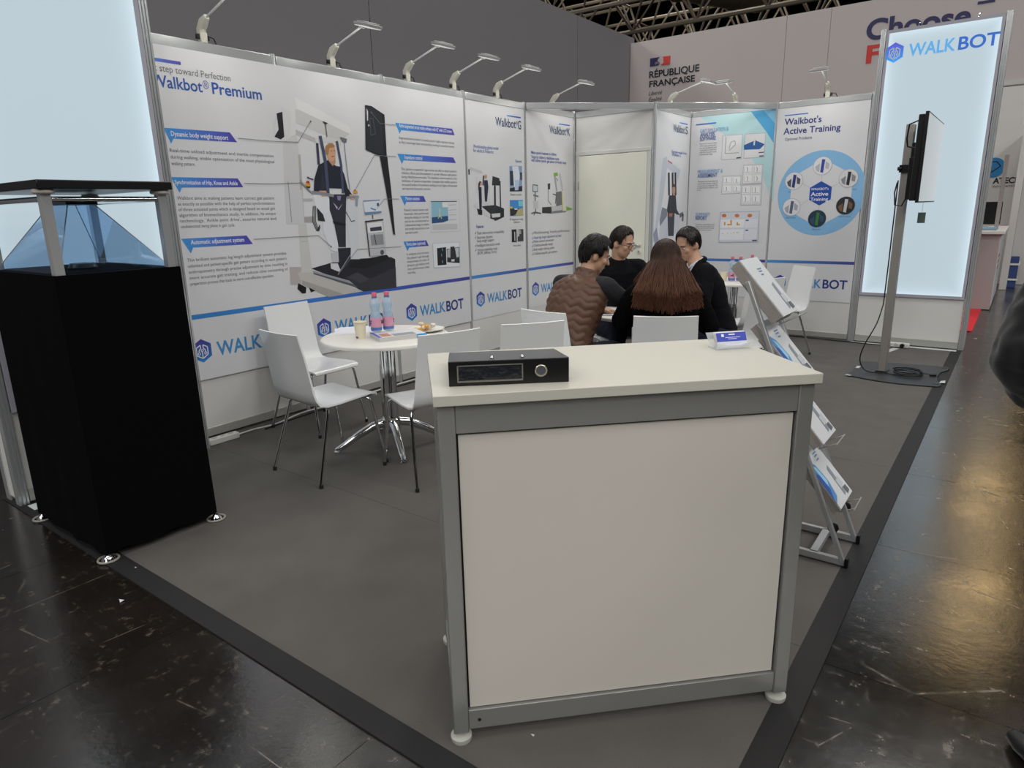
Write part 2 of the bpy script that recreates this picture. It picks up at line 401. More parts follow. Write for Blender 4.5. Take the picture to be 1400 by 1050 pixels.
# ---- neighbouring stands
M_GREYW = mat('grey_fabric_wall', '7c7a7e', 0.9, noise_amt=0.03, noise_scale=1)
gw = struct('wall_grey', (-1.05, 0, 0))
GZ = 4.1
for y0, y1 in ((-9, -4.9), (-4.9, -1.0), (-1.0, 2.9), (2.9, 6.8), (6.8, 8.55)):
    wpart('wall_panel', MB().bx(-1.15, -1.05, y0+0.004, y1-0.004, 0, GZ), M_GREYW, gw)
wpart('panel_core', MB().bx(-1.14, -1.065, -9, 8.55, 0, GZ-0.02), M_BLACKM, gw)
FY = 8.4
M_FASC = mat('fascia_white', 'b4acab', 0.6, noise_amt=0.02, noise_scale=1)
fw = struct('wall_white', (0, FY, 0))
for x0, x1 in ((-1.045, 1.345), (1.345, 1.915), (1.915, 4.42)):
    wpart('wall_panel', MB().bx(x0+0.003, x1-0.003, FY, FY+0.12, 2.84, 4.0), M_FASC, fw)
wpart('lower_panel', MB().bx(-1.045, 3.60, FY, FY+0.1, 0, 2.838), M_FASC, fw)
wpart('panel_core', MB().bx(-1.04, 4.41, FY+0.01, FY+0.10, 2.85, 3.98), M_ALUD, fw)
wpart('soffit_beam', MB().bx(3.60, 4.42, FY-0.02, FY+0.14, 2.80, 2.84), M_ALUD, fw)
FP = Plane((0, FY, 0), (1, 0, 0), (0, -1, 0))
M_NAVY = mat('letter_navy', '2a2a55', 0.5); M_RED = mat('letter_red', 'c0352f', 0.5); M_INK = mat('letter_black', '1e1e2a', 0.5)
def fx(u, v): return FP.px(u, v)
m = MB(); FP.text(m, 'RÉPUBLIQUE', -0.702, 3.452, 0.10, 0.114, bold=0.025, d=0.004); wpart('lettering', m, M_INK, fw); m = MB(); FP.text(m, 'FRANÇAISE', -0.697, 3.318, 0.092, 0.052, bold=0.025, d=0.004)
wpart('lettering', m, M_INK, fw)
m = MB(); FP.text(m, 'Liberté', -0.703, 3.196, 0.06, -0.478, shear=0.28, d=0.004); FP.text(m, 'Égalité', -0.703, 3.106, 0.06, -0.478, shear=0.28, d=0.004); FP.text(m, 'Fraternité', -0.703, 3.016, 0.06, -0.40, shear=0.28, d=0.004)
wpart('lettering', m, M_INK, fw)
m = MB(); FP.poly(m, [(-0.694, 3.618), (-0.555, 3.618), (-0.53, 3.645), (-0.545, 3.665), (-0.57, 3.68), (-0.565, 3.71), (-0.53, 3.735), (-0.694, 3.735)], 0.002, 0.004)
wpart('flag_blue', m, M_NAVY, fw)
m = MB(); FP.poly(m, [(-0.505, 3.612), (-0.361, 3.608), (-0.356, 3.73), (-0.475, 3.733), (-0.48, 3.72), (-0.468, 3.705), (-0.474, 3.68), (-0.462, 3.66), (-0.474, 3.64), (-0.482, 3.628), (-0.505, 3.628)], 0.002, 0.004)
wpart('flag_red', m, M_RED, fw)
m = MB(); FP.line(m, [(-0.6, 3.63), (-0.58, 3.655), (-0.55, 3.65), (-0.545, 3.635)], 0.006, 0.007); FP.line(m, [(-0.61, 3.645), (-0.585, 3.67), (-0.56, 3.662)], 0.005, 0.007)
wpart('flag_profile', m, M_FASC, fw)
m = MB(); FP.text(m, 'Choose', 2.363, 3.533, 0.245, 3.50, bold=0.03, d=0.004); wpart('lettering', m, M_NAVY, fw); m = MB(); FP.rect(m, 3.55, 3.72, 3.745, 3.775, 0.002, 0.004)
wpart('lettering', m, M_NAVY, fw)
m = MB(); FP.text(m, 'France', 2.39, 3.255, 0.215, 3.50, bold=0.03, d=0.004); wpart('lettering', m, M_RED, fw)
# recess of the neighbouring stand behind the aisle corner
nb = struct('wall_recess', (0, 13, 0))
wpart('wall_panel', MB().bx(1.0, 4.55, 13.0, 13.1, 0, 3.6), mat('recess_white', 'c8c6c4', 0.6), nb)
wpart('wall_panel', MB().bx(4.14, 4.24, 12.0, 13.0, 0, 2.55), MATS['recess_white'], nb)
NP = Plane((0, 13.0, 0), (1, 0, 0), (0, -1, 0))
m = MB(); a, z = NP.px(1364, 229); NP.disc(m, a-0.06, z, 0.17, 0.002, t=0.004); wpart('round_logo', m, mat('logo_blue', '2f7fb8', 0.5), nb)
m = MB(); NP.line(m, [(a-0.10, z-0.09), (a+0.04, z+0.02), (a-0.02, z+0.10), (a-0.14, z+0.1), (a-0.10, z-0.09)], 0.016, 0.008); wpart('logo_outline', m, M_INK, nb)
m = MB(); a0, z0 = NP.px(1357, 251); a1, z1 = NP.px(1395, 250); NP.text(m, 'ATECH', a0, z0, 0.10, a1, bold=0.03, d=0.004); wpart('lettering', m, M_INK, nb); m = MB()
a0, z0 = NP.px(1357, 256.5); NP.text(m, 'INNOVATIONS', a0, z0, 0.035, a1, d=0.004); wpart('lettering', m, M_INK, nb)
rc = link('red_carpet', MB().bx(3.61, 4.02, 7.30, 12.3, -0.004, 0.002).mesh('red_carpet'), mat('carpet_red', 'd5303a', 0.9, noise_amt=0.08)); tag(rc, 'bright red carpet of the neighbouring stand beside the aisle', 'carpet')
nc = thing('neighbour_counter', 'white and grey counter of the neighbouring stand on the red carpet', 'counter', (3.6, 9.25, 0))
wpart('body', MB().bx(2.7, 4.11, 9.27, 11.4, 0.003, 1.03), mat('counter_mauve', 'b3a8a6', 0.6), nc, bevel=0.004)
wpart('side_panel', MB().bx(4.111, 4.118, 9.32, 11.3, 0.05, 1.02), mat('counter_side', 'd5d8da', 0.5), nc)
wpart('worktop', MB().bx(2.66, 4.16, 9.2, 11.45, 1.03, 1.07), M_TABLE, nc, bevel=0.004)
m = MB()
for k, (y, z) in enumerate(((9.6, 0.72), (9.6, 0.64), (9.6, 0.56))): m.bx(4.1182, 4.1195, 9.5, 9.95, z-0.018, z+0.018)
wpart('red_print', m, M_RED, nc)
mo = thing('monitor', 'dark screen standing on the neighbouring white counter', 'monitor', (3.85, 10.6, 1.07))
wpart('screen', MB().bx(3.55, 4.05, 10.58, 10.62, 1.12, 1.45), M_BLACK, mo, bevel=0.004); wpart('foot', MB().bx(3.7, 3.9, 10.5, 10.7, 1.07, 1.12), M_ALUD, mo)
pn = link('stand_post', MB().bar((4.03, 9.9, 1.07), (4.03, 9.9, 2.08), 0.05, 0.05, (0, 1, 0)).mesh('stand_post'), mat('post_taupe', '9b9390', 0.5)); tag(pn, 'taupe square post rising from the neighbouring counter', 'post')
bx = link('parts_tray', MB().bx(3.5, 4.05, 9.5, 9.75, 1.07, 1.11).mesh('parts_tray'), mat('tray_blue', '7f9db4', 0.5), bevel=0.01); tag(bx, 'pale blue tray lying on the neighbouring counter', 'tray')
bg = thing('shoe_rack', 'small white and blue rack on the floor behind the neighbouring counter', 'rack', (4.2, 12.0, 0))
for z in (0.12, 0.38): wpart('shelf', MB().bx(4.13, 4.38, 12.4, 12.9, z, z+0.03), M_TABLE, bg)
wpart('frame', MB().bx(4.14, 4.36, 12.42, 12.46, 0, 0.5).bx(4.14, 4.36, 12.84, 12.88, 0, 0.5), mat('frame_blue', '35497c', 0.5), bg)
for i, (x0, y0, dx) in enumerate(((4.32, 15.5, 0.1), (4.5, 19, 0.12), (4.55, 24, 0.12))):
    o = struct('wall_far_stand', (x0, y0, 0)); o.name = 'wall_stand_' + 'abc'[i]
    wpart('wall_panel', MB().bx(x0-2.2, x0+dx-0.1, y0, y0+0.1, 0, 2.7-0.2*i), mat('far_stand_%d' % i, ('d5cfca', 'c9b9a8', 'b9b6bc')[i], 0.6), o)

# ---- hall roof: trusses and ducts
M_TRUSS = mat('truss_steel', '6e665c', 0.55, 0.2); M_DUCT = mat('duct_metal', '8d8375', 0.35, 0.8, noise_amt=0.2, noise_scale=3)
def truss(p0, p1, label, hgt=1.6, n=12, r=0.05):
    p0, p1 = V(p0), V(p1); t = thing('roof_truss', label, 'truss', p0, group='roof trusses of the hall')
    d = (p1-p0); s = d.cross(V((0, 0, 1))).normalized()*0.7; up = V((0, 0, hgt))
    wpart('chord', MB().cyl(p0-s+up, p1-s+up, r, n=6), M_TRUSS, t); wpart('chord', MB().cyl(p0+s+up, p1+s+up, r, n=6), M_TRUSS, t); wpart('chord', MB().cyl(p0, p1, r*1.2, n=6), M_TRUSS, t)
    for i in range(n):
        a = p0+d*(i/n); b = p0+d*((i+0.5)/n); c = p0+d*((i+1)/n)
        m = MB()
        for q in (-s, s): m.cyl(a, b+q+up, r*0.6, n=5); m.cyl(b+q+up, c, r*0.6, n=5)
        m.cyl(b-s+up, b+s+up, r*0.5, n=5)
        wpart('brace', m, M_TRUSS, t)
for i, y in enumerate((13.5, 18.0, 23.0, 29.0)):
    truss((-16, y, 6.2+0.45*i), (12, y+0.5, 6.2+0.45*i), ('nearest roof truss above the white fascia', 'second roof truss above the white fascia', 'third roof truss, deeper in the dark hall', 'farthest roof truss in the dark hall')[i], 1.5+0.2*i, 14, 0.045+0.01*i)
def duct(pts, r, label):
    t = thing('ventilation_duct', label, 'duct', pts[0], group='ventilation ducts under the roof')
    pts = [V(p) for p in pts]
    wpart('pipe', MB().tube(pts, r, 24), M_DUCT, t)
    d = pts[-1]-pts[0]
    for k in range(1, 12):
        c = pts[0]+d*(k/12); e = d.normalized()*0.03
        wpart('flange', MB().cyl(c-e, c+e, r*1.05, n=24), M_DUCT, t)
duct([(-9.5, 11, 8.6), (-3.2, 21.5, 8.2)], 0.85, 'large round metal duct hanging above the white fascia')
duct([(-1.5, 13, 7.6), (1.6, 25, 8.3)], 0.6, 'slimmer metal duct near the red initial of the fascia')

# ================================================================== POSTERS
G_BAN = grad('banner_run', [(0.0, '3f9be0'), (0.45, '4a74cf'), (1.0, '4b3fa6')], 1)
G_STR = grad('stripe_run', [(0.0, '3a86cf'), (0.5, '3f62be'), (1.0, '46429c')], 1)
G_STRX = grad('stripe_run_x', [(0.0, '3a86cf'), (0.5, '3f62be'), (1.0, '46429c')], 0)
G_HEX = grad('emblem_run', [(0.0, '2c8ad6'), (0.45, '2d5fb4'), (1.0, '45389a')], 2)
M_WBLUE = mat('logo_light_blue', '4590cb', 0.5); M_WDARK = mat('logo_dark_blue', '2f3a86', 0.5)
M_TXT = mat('body_text_grey', '6a6a70', 0.5); M_TXTB = mat('text_blue', '2f5aa8', 0.5); M_TXTN = mat('text_navy', '34466f', 0.5)
M_TXTW = mat('text_white', 'eeeef4', 0.5)
def pm(c): return mat('print_'+c, c, 0.45)
LPF = Plane((0.0125, 0, 0), (0, 1, 0), (1, 0, 0))      # first three posters, over the posts
LPL = Plane((0.0, 0, 0), (0, 1, 0), (1, 0, 0))
SP = Plane((X1+0.001, 0, 0), (0, 1, 0), (1, 0, 0))
BP = Plane((0, YB-0.001, 0), (1, 0, 0), (0, -1, 0))

def poster(pl, a0, a1, label, z0=0.418, z1=H-0.06, sheet=None):
    t = thing('wall_poster', label, 'poster', pl.at((a0+a1)/2, z0), group='printed posters on the stand walls')
    m = MB(); pl.poly(m, [(a0, z0), (a1, z0), (a1, z1), (a0, z1)], -0.0006, 0.001); wpart('sheet', m, sheet or M_PRINT, t)
    return t
def stripe(t, pl, a0, a1, g=G_STR): m = MB(); pl.rect(m, a0, a1, 0.833, 0.864); wpart('stripe', m, g, t)
def emblem(t, pl, a, z, h, em=G_HEX, ln=M_TXTW):
    m = MB(); r = h/2; wd = r*0.82
    pts = [(0, 1), (1, 0.52), (1, -0.52), (0, -1), (-1, -0.52), (-1, 0.52)]
    pl.poly(m, [(a+x*wd, z+y*r) for x, y in pts]); e = wpart('emblem', m, em, t)
    m = MB(); q = lambda L: [(a+x*wd, z+y*r) for x, y in L]; lw = r*0.085
    pl.line(m, q([(-0.14, 0.22), (-0.14, 0.5), (-0.6, 0.28), (-0.6, -0.35), (0, -0.66), (0.6, -0.35), (0.6, 0.28), (0.14, 0.5), (0.14, 0.22), (0.34, 0.05), (0.34, -0.12)]), lw, 0.0016)
    pl.line(m, q([(-0.14, 0.22), (-0.34, 0.05), (-0.34, -0.12)]), lw, 0.0016); pl.line(m, q([(0, -0.64), (0, -0.08)]), lw, 0.0016)
    for cx, cz in ((0, 0.02), (0.34, -0.22), (-0.34, -0.22)): pl.ring(m, a+cx*wd, z+cz*r, r*0.1, lw*0.8, 0.0016, 10)
    wpart('emblem_lines', m, ln, e)
def logo(t, pl, a):
    emblem(t, pl, a+0.19, 0.618, 0.16)
    m = MB(); pl.text(m, 'WALK', a+0.295, 0.566, 0.1, a+0.641, bold=0.02); wpart('lettering', m, M_WBLUE, t)
    m = MB(); pl.text(m, 'BOT', a+0.654, 0.566, 0.1, a+0.905, bold=0.02); wpart('lettering', m, M_WDARK, t)
def ptx(t, pl, s, p0, p1, cap, m_, bold=0.0, name='lettering'):
    (a0, z0), (a1, z1) = pl.px(*p0), pl.px(*p1); m = MB(); pl.text(m, s, a0, (z0+z1)/2, cap, a1, bold=bold, d=0.0022); return wpart(name, m, m_, t)
def para(t, pl, lines, p0, plast, pr, cap, m_=None, bold=0.0):
    """justified block: p0 first baseline left, plast last baseline left, pr a point on the right edge"""
    (a0, z0), (_, z1), (a1, _) = pl.px(*p0), pl.px(*plast), pl.px(*pr); m = MB(); n = len(lines)
    for i, s in enumerate(lines):
        z = z0+(z1-z0)*i/max(1, n-1); wd = glyphs(s)[2]*cap/CAPH*0.8
        full = i < n-1 or n == 1
        pl.text(m, s, a0, z, cap, a1 if full else min(a1, a0+wd), bold=bold)
    return wpart('paragraph', m, m_ or M_TXT, t)
def banner(t, pl, pts, s, t0, t1, cap=0.03):
    m = MB(); pl.poly(m, [pl.px(*p) for p in pts]); b = wpart('callout_banner', m, G_BAN, t)
    (a0, z0), (a1, z1) = pl.px(*t0), pl.px(*t1); m = MB(); pl.text(m, s, a0, (z0+z1)/2, cap, a1, d=0.002, bold=0.012); wpart('lettering', m, M_TXTW, b)
def leader(t, pl, pts, dot=True):
    q = [pl.px(*p) for p in pts]; m = MB(); pl.line(m, q, 0.0035, 0.006)
    if dot: pl.disc(m, q[-1][0], q[-1][1], 0.007, 0.006, 8)
    wpart('leader_line', m, pm('77787c'), t)
class Pic:
    """flat printed picture: shapes traced on the poster plane, one part per colour"""
    def __init__(s, pl, f): s.pl, s.f, s.g, s.k = pl, f, {}, 0
    def _m(s, c):
        s.k += 1
        if c not in s.g: s.g[c] = MB()
        return s.g[c], 0.0010+s.k*0.00006
    def p(s, c, *pts): m, d = s._m(c); s.pl.poly(m, [s.pl.px(*s.f(*q)) for q in pts], d, 0.0003); return s
    def l(s, c, wd, *pts): m, d = s._m(c); s.pl.line(m, [s.pl.px(*s.f(*q)) for q in pts], wd, d, 0.0003); return s
    def e(s, c, x, y, rx, ry, n=18): return s.p(c, *[(x+rx*math.cos(2*PI*i/n), y+ry*math.sin(2*PI*i/n)) for i in range(n)])
    def done(s, t, name='picture'):
        for c, m in s.g.items(): wpart(name, m, pm(c), t)

# ---- first poster: premium text
t = poster(LPF, 0.03, 1.0, 'large white poster with blue headline and three text blocks beside the black cabinet')
m = MB(); LPF.rect(m, 0.02+0.03, 0.317, 2.405, 2.424); wpart('headline_bar', m, G_BAN, t)
m = MB(); LPF.text(m, 'Next step toward Perfection', 0.06, 2.352, 0.042, 0.645); wpart('lettering', m, M_TXT, t)
m = MB(); LPF.text(m, 'Walkbot', 0.115, 2.262, 0.072, 0.44, bold=0.014); wpart('lettering', m, M_TXTB, t); m = MB(); LPF.text(m, '®', 0.445, 2.285, 0.05, 0.485); wpart('lettering', m, M_TXTB, t); m = MB(); LPF.text(m, 'Premium', 0.505, 2.262, 0.072, 0.868, bold=0.018); wpart('lettering', m, M_TXTB, t)
banner(t, LPF, [(223, 174.5), (314, 181), (324, 194.5), (237, 189.5), (234, 196.5)], 'Dynamic body weight support', (234, 186), (312, 191))
banner(t, LPF, [(233, 242), (325, 244), (332.5, 256), (248.5, 256.5), (245.5, 263.5)], 'Synchronization of Hip, Knee and Ankle', (239, 251.5), (325, 253.5), 0.027)
banner(t, LPF, [(247.5, 326.5), (337, 322), (345.5, 333.5), (264, 338.5), (261, 346.5)], 'Automatic adjustment system', (261, 334), (334, 330.5))
para(t, LPF, ['Real-time unload adjustment and inertia compensation', 'during walking, enable optimization of the most physiological', 'walking pattern.'], (232, 207.5), (234.5, 225.5), (374, 215), 0.022)
para(t, LPF, ['Walkbot aims at making patients learn correct gait pattern', 'as exactly as possible with the help of perfect synchronization', 'of three actuated joints which is designed based on actual gait', 'algorithm of biomechanics study. In addition, its unique', "technology, 'Ankle joint drive', assures natural and", 'unobstructed swing phase in gait cycle.'], (242, 273), (248.5, 312), (376, 285), 0.022)
para(t, LPF, ['This brilliant automatic leg length adjustment system provides', "unlimited and patient-specific gait pattern according to each patient's", 'anthropometry through precise adjustment by time resulting in', 'more accurate gait training, and reduces time consuming of', 'preparation process that leads to more cost-effective operation.'], (256, 358), (260, 390.5), (392, 356), 0.022)
for q in ([(325, 189), (370, 193)], [(333, 250.5), (370, 251.5)], [(346, 327), (370, 326)]): leader(t, LPF, q, False)
stripe(t, LPF, 0.03, 1.0, grad('stripe_a', [(0.0, '2f86cc'), (1.0, '3d7fd0')], 1)); logo(t, LPF, 0.007)

# ---- second poster: the gait robot
t = poster(LPF, 1.0, 2.01, 'large poster picture of a man standing in a white gait robot')
p = Pic(LPF, lambda X, Y: (370+X/7, 120+Y/7)); q2 = lambda L: [(x, y+980) for x, y in L]
p.p('cfd0d1', (120, 520), (245, 430), (268, 600), (290, 900), (300, 1300), (150, 1300), (130, 900))
p.p('b8b2af', (262, 640), (285, 640), (325, 1300), (300, 1300))
p.p('dcdddd', (165, 225), (230, 88), (255, 205), (235, 450), (180, 470))
p.p('e4e5e5', (230, 88), (745, 365), (766, 400), (755, 440), (255, 205)); p.p('cbcccc', (232, 205), (262, 207), (755, 440), (692, 492), (560, 470), (240, 335))
p.p('bcbdbe', (238, 400), (428, 482), (428, 522), (243, 452)); p.p('d2d3d4', (425, 480), (560, 470), (680, 500), (670, 560), (640, 520), (430, 530))
p.p('d7d8da', (20, 340), (105, 190), (190, 232), (185, 480), (140, 505), (95, 495), (35, 465)); p.p('23242a', (55, 245), (110, 230), (130, 470), (95, 495), (35, 468), (75, 400))
p.p('cdcfd2', *q2([(150, -30), (300, 0), (322, 322), (150, 322)])); p.l('8b8a8c', 0.006, *q2([(165, -80), (200, 310)]))
p.p('b9bbc0', *q2([(300, 80), (400, 80), (400, 105), (305, 105)])); p.p('a9a6a8', *q2([(320, 255), (415, 250), (415, 310), (325, 310)]))
p.p('cdcdcc', *q2([(265, 322), (340, 322), (358, 480), (405, 815), (300, 815)])); p.l('b0b0b0', 0.004, *q2([(290, 490), (352, 488)]))
p.p('b7b2b0', *q2([(180, 735), (290, 735), (290, 905), (190, 905)])); p.p('1b1b1e', *q2([(262, 890), (340, 930), (336, 985), (302, 990), (255, 945)])); p.p('1b1b1e', *q2([(365, 930), (425, 962), (385, 978)]))
p.p('c4c2bf', *q2([(255, 785), (400, 790), (885, 968), (555, 1022), (300, 900)])); p.p('aaa7a4', *q2([(300, 862), (700, 995), (555, 1022), (300, 900)]))
p.p('2a2b32', *q2([(388, 750), (600, 688), (760, 660), (1150, 640), (1190, 660), (1200, 930), (885, 970), (700, 870)])); p.p('9fa2a9', *q2([(398, 768), (832, 888), (836, 936), (412, 805)])); p.p('5d6069', *q2([(405, 788), (834, 912), (836, 936), (412, 805)]))
p.p('3a3b42', *q2([(715, 835), (830, 782), (950, 850), (1195, 735), (1203, 932), (885, 970), (836, 936)])); p.p('46474f', *q2([(740, 835), (825, 790), (945, 852), (860, 890)])); p.p('1e1f25', *q2([(738, 690), (1110, 618), (1142, 655), (905, 752), (762, 742)]))
p.p('d5d9e0', *q2([(735, 40), (812, 40), (852, 660), (765, 660), (728, 300)])); p.p('e3e6ec', *q2([(400, 40), (545, 45), (582, 165), (545, 235), (500, 225), (430, 175)])); p.p('dfe3ea', *q2([(498, 225), (572, 205), (605, 365), (642, 480), (645, 590), (570, 575), (500, 385)]))
p.p('34363f', *q2([(558, 40), (722, 40), (716, 300), (718, 545), (648, 545), (608, 325), (562, 190)])); p.p('20212a', *q2([(590, 295), (718, 320), (716, 345), (605, 325)])); p.p('8a7fae', *q2([(632, 55), (672, 55), (665, 100), (640, 95)])); p.p('b9aed0', *q2([(595, 115), (640, 165), (632, 185)])); p.p('b9aed0', *q2([(685, 130), (640, 185), (650, 190)]))
p.p('2b2d36', *q2([(640, 555), (765, 550), (762, 690), (740, 740), (655, 700)])); p.p('d9dbe0', *q2([(570, 700), (640, 700), (665, 765), (650, 780), (575, 750)])); p.p('c3c6cc', *q2([(575, 600), (645, 590), (650, 690), (590, 690)])); p.l('8d9096', 0.008, *q2([(760, 620), (645, 800)]))
for k in range(3): p.l('3c3e46', 0.006, *q2([(405+12*k, 150), (400+14*k, 300), (440+10*k, 390), (470, 330+12*k)]))
p.l('3c3e46', 0.006, *q2([(720, 210), (770, 300), (805, 290)])); p.p('2e3038', *q2([(440, 165), (500, 235), (520, 300), (450, 290)]))
p.p('262938', (455, 740), (548, 690), (622, 748), (668, 755), (702, 830), (735, 960), (775, 1020), (765, 1060), (718, 1040), (690, 965), (560, 960), (535, 1000), (410, 995), (415, 875)); p.p('30343f', (490, 800), (530, 960), (470, 985), (480, 900))
p.p('c39577', (545, 690), (550, 640), (615, 640), (618, 720), (590, 750)); p.e('d3a385', 578, 622, 42, 82); p.p('a97e52', (518, 600), (522, 560), (550, 533), (590, 530), (614, 560), (600, 572), (560, 575), (548, 640), (532, 640)); p.l('7a4a3c', 0.006, (580, 660), (606, 655)); p.l('6b4a3a', 0.005, (570, 606), (585, 604)); p.l('6b4a3a', 0.005, (598, 604), (612, 602))
p.l('48506a', 0.028, (470, 460), (520, 700), (548, 1010)); p.l('3a3f52', 0.022, (442, 530), (458, 735)); p.l('48506a', 0.022, (630, 510), (672, 740), (690, 1010)); p.l('77808f', 0.006, (700, 520), (725, 760), (755, 980)); p.l('333', 0.006, (520, 345), (536, 470)) if False else None
p.l('55565a', 0.008, (520, 345), (536, 470)); p.p('3c4034', (490, 318), (545, 338), (520, 355)); p.p('6f7278', (660, 470), (728, 490), (720, 528), (680, 515))
p.p('d3a385', (458, 985), (528, 985), (536, 1035), (485, 1042)); p.p('d3a385', (750, 1020), (805, 1025), (800, 1070), (760, 1072)); p.l('8b8f97', 0.022, (390, 1000), (480, 1010), (600, 1035)); p.l('9aa0a8', 0.012, (275, 880), (350, 970), (400, 1010)); p.l('8b8f97', 0.018, (725, 1050), (840, 1045)); p.p('9aa0a8', (805, 1030), (835, 1030), (828, 1135), (808, 1130))
p.p('b63a33', (332, 905), (345, 890), (365, 892), (372, 915)); p.p('d9a02f', (328, 912), (376, 918), (376, 945), (332, 942)); p.p('4a4230', (330, 943), (377, 946), (372, 962), (345, 962)); p.p('b63a33', (793, 985), (803, 968), (817, 985)); p.p('d9a02f', (788, 985), (826, 988), (828, 1012), (788, 1010)); p.l('4b4f57', 0.01, (345, 855), (375, 870), (405, 878))
p.p('202228', (900, 165), (962, 176), (1085, 258), (1108, 655), (1010, 640), (905, 592)); p.p('2c2f36', (912, 180), (958, 185), (1060, 262), (1075, 640), (1010, 628), (915, 582)); p.p('d6d7da', (914, 195), (928, 230), (928, 310), (918, 320)); p.l('55585f', 0.006, (945, 290), (975, 300), (1000, 440), (955, 455), (945, 290)); p.e('d6d7da', 935, 360, 6, 10)
p.p('1d1e24', (1040, 650), (1112, 660), (1150, 980), (1188, 1410), (1170, 1400), (1100, 980))
p.p('dbe4ee', *q2([(880, 105), (1040, 95), (1056, 215), (902, 235)])); p.p('6f8fb5', *q2([(880, 100), (1040, 90), (1041, 100), (882, 112)])); p.p('6f8fb5', *q2([(895, 212), (1055, 200), (1056, 216), (900, 236)])); p.p('5f7ea6', *q2([(950, 165), (1005, 185), (1000, 195), (955, 180)])); p.p('4d5b70', *q2([(1010, 125), (1032, 122), (1035, 150), (1013, 155)])); p.l('44474e', 0.008, *q2([(970, 235), (975, 275)]))
p.p('c2c5c9', *q2([(900, 300), (1070, 278), (1105, 620), (945, 632)])); p.p('e6e7e8', *q2([(918, 320), (1060, 303), (1075, 395), (930, 412)])); p.p('3d4150', *q2([(945, 360), (1055, 345), (1060, 385), (950, 395)])); p.p('3a3c42', *q2([(898, 295), (1072, 274), (1073, 290), (900, 312)])); p.l('3a3c42', 0.01, *q2([(908, 310), (945, 630)])); p.p('94979b', *q2([(950, 430), (1070, 420), (1080, 520), (960, 530)])); p.l('44464c', 0.009, *q2([(985, 420), (1005, 520)])); p.e('55575d', 1062, 1575, 18, 24)
p.done(t)
for q, dt in (([(370, 193), (407, 194.5), (424, 166)], True), ([(370, 251.5), (411, 250), (424, 263)], False), ([(370, 325.5), (435, 322), (452, 337)], True), ([(541, 171), (519, 169), (507, 154)], True), ([(541, 214), (511, 212.5), (486, 258)], False), ([(545, 272), (525, 272), (515, 285)], False), ([(548, 337), (488, 341), (462, 375)], True)): leader(t, LPF, q, dt)
stripe(t, LPF, 1.0, 2.01, grad('stripe_b', [(0.0, '3d7fd0'), (1.0, '3f5fbd')], 1)); logo(t, LPF, 1.02)

# ---- third poster: five callouts
t = poster(LPF, 2.01, 3.005, 'poster with stacked blue callout banners and two small screenshots')
f3 = lambda X, Y: (530+X/8.07, 150+Y/8.07); f4 = lambda X, Y: (530+X/8.07, 260+Y/8.07)
for f, pts, s, a, b, cp_ in ((f3, [(82, 143), (710, 210), (738, 282), (150, 225), (132, 265)], 'Active augmented virtual reality software with 42" wide LCD screen', (125, 195), (705, 255), 0.03), (f3, [(105, 485), (722, 527), (752, 588), (175, 557), (157, 598)], 'Impedance control', (185, 545), (380, 553), 0.032),
                     (f4, [(138, 62), (395, 65), (421, 128), (205, 130), (188, 172)], 'Motion analysis', (195, 110), (352, 110), 0.03), (f4, [(172, 568), (425, 553), (452, 613), (238, 632), (218, 672)], 'Force plate (optional)', (208, 612), (415, 600), 0.03)):
    banner(t, LPF, [f(*q) for q in pts], s, f(*a), f(*b), cp_)
para(t, LPF, ["Augmented environment: It reveals patient's highly repetitive therapy", 'so that it encourages faster neuroplasticity resulting in more fast recovery.'], f3(122, 322), f3(124, 368), f3(735, 385), 0.022)
para(t, LPF, ["The 'patient-cooperative' approaches are able to detect patient's", 'voluntary efforts and allow patients to actively influence a gait pattern', 'during rehabilitation processes. The impedance control method is a key', "technique of 'patient-cooperative' strategies that enables patient's", 'increased freedom of movement resulting in much higher self-activation', 'and improved therapeutic outcome.'], f3(148, 665), f3(160, 882), f3(762, 750), 0.022)
para(t, LPF, ["Patient's actual kinetic and", 'kinematic data performed', 'during the training are recorded', 'and can be reconstructed as', '3-dimensional image to analyse', 'and rectify inaccuracies at an', 'operation panel.'], f4(180, 232), f4(195, 482), f4(450, 300), 0.022)
para(t, LPF, ['It analyzes and corrects', "the patient's gait through", 'measurement of center of', 'pressure, gait balance with', 'time synchronous video', 'recording.'], f4(210, 720), f4(220, 925), f4(458, 800), 0.022)
p = Pic(LPF, f4)
p.p('ccd0dc', (462, 108), (790, 98), (798, 452), (475, 466)); p.p('dcdee2', (468, 114), (784, 104), (792, 446), (481, 460)); p.p('8fc0d2', (478, 128), (662, 124), (668, 330), (486, 362)); p.p('2b527f', (484, 300), (664, 284), (668, 335), (610, 356), (487, 368)); p.p('45484e', (474, 122), (762, 118), (763, 128), (475, 130)); p.l('e0d9a0', 0.008, (572, 200), (572, 290), (555, 312)); p.l('e0d9a0', 0.008, (572, 270), (596, 315))
for k in range(4): p.l('a2a5ab', 0.004, (672, 165+55*k), (755, 160+55*k))
p.p('c7c8cb', (490, 380), (765, 368), (770, 430), (495, 440)); p.p('e6e6e8', (600, 135), (660, 130), (662, 188), (604, 190))
p.p('c3cde0', (492, 585), (792, 570), (800, 845), (505, 860)); p.p('e9ebef', (500, 592), (785, 578), (793, 838), (512, 852)); p.p('1d2126', (542, 640), (642, 628), (648, 822), (550, 832)); p.p('2c3034', (650, 650), (788, 625), (793, 805), (655, 795)); p.p('b9bdc2', (655, 660), (690, 640), (690, 745), (655, 740)); p.p('cfd2d6', (740, 640), (782, 632), (784, 735), (760, 745)); p.p('d6d9dc', (700, 765), (735, 760), (735, 785), (702, 788)); p.p('31353a', (690, 625), (735, 620), (735, 640), (690, 645))
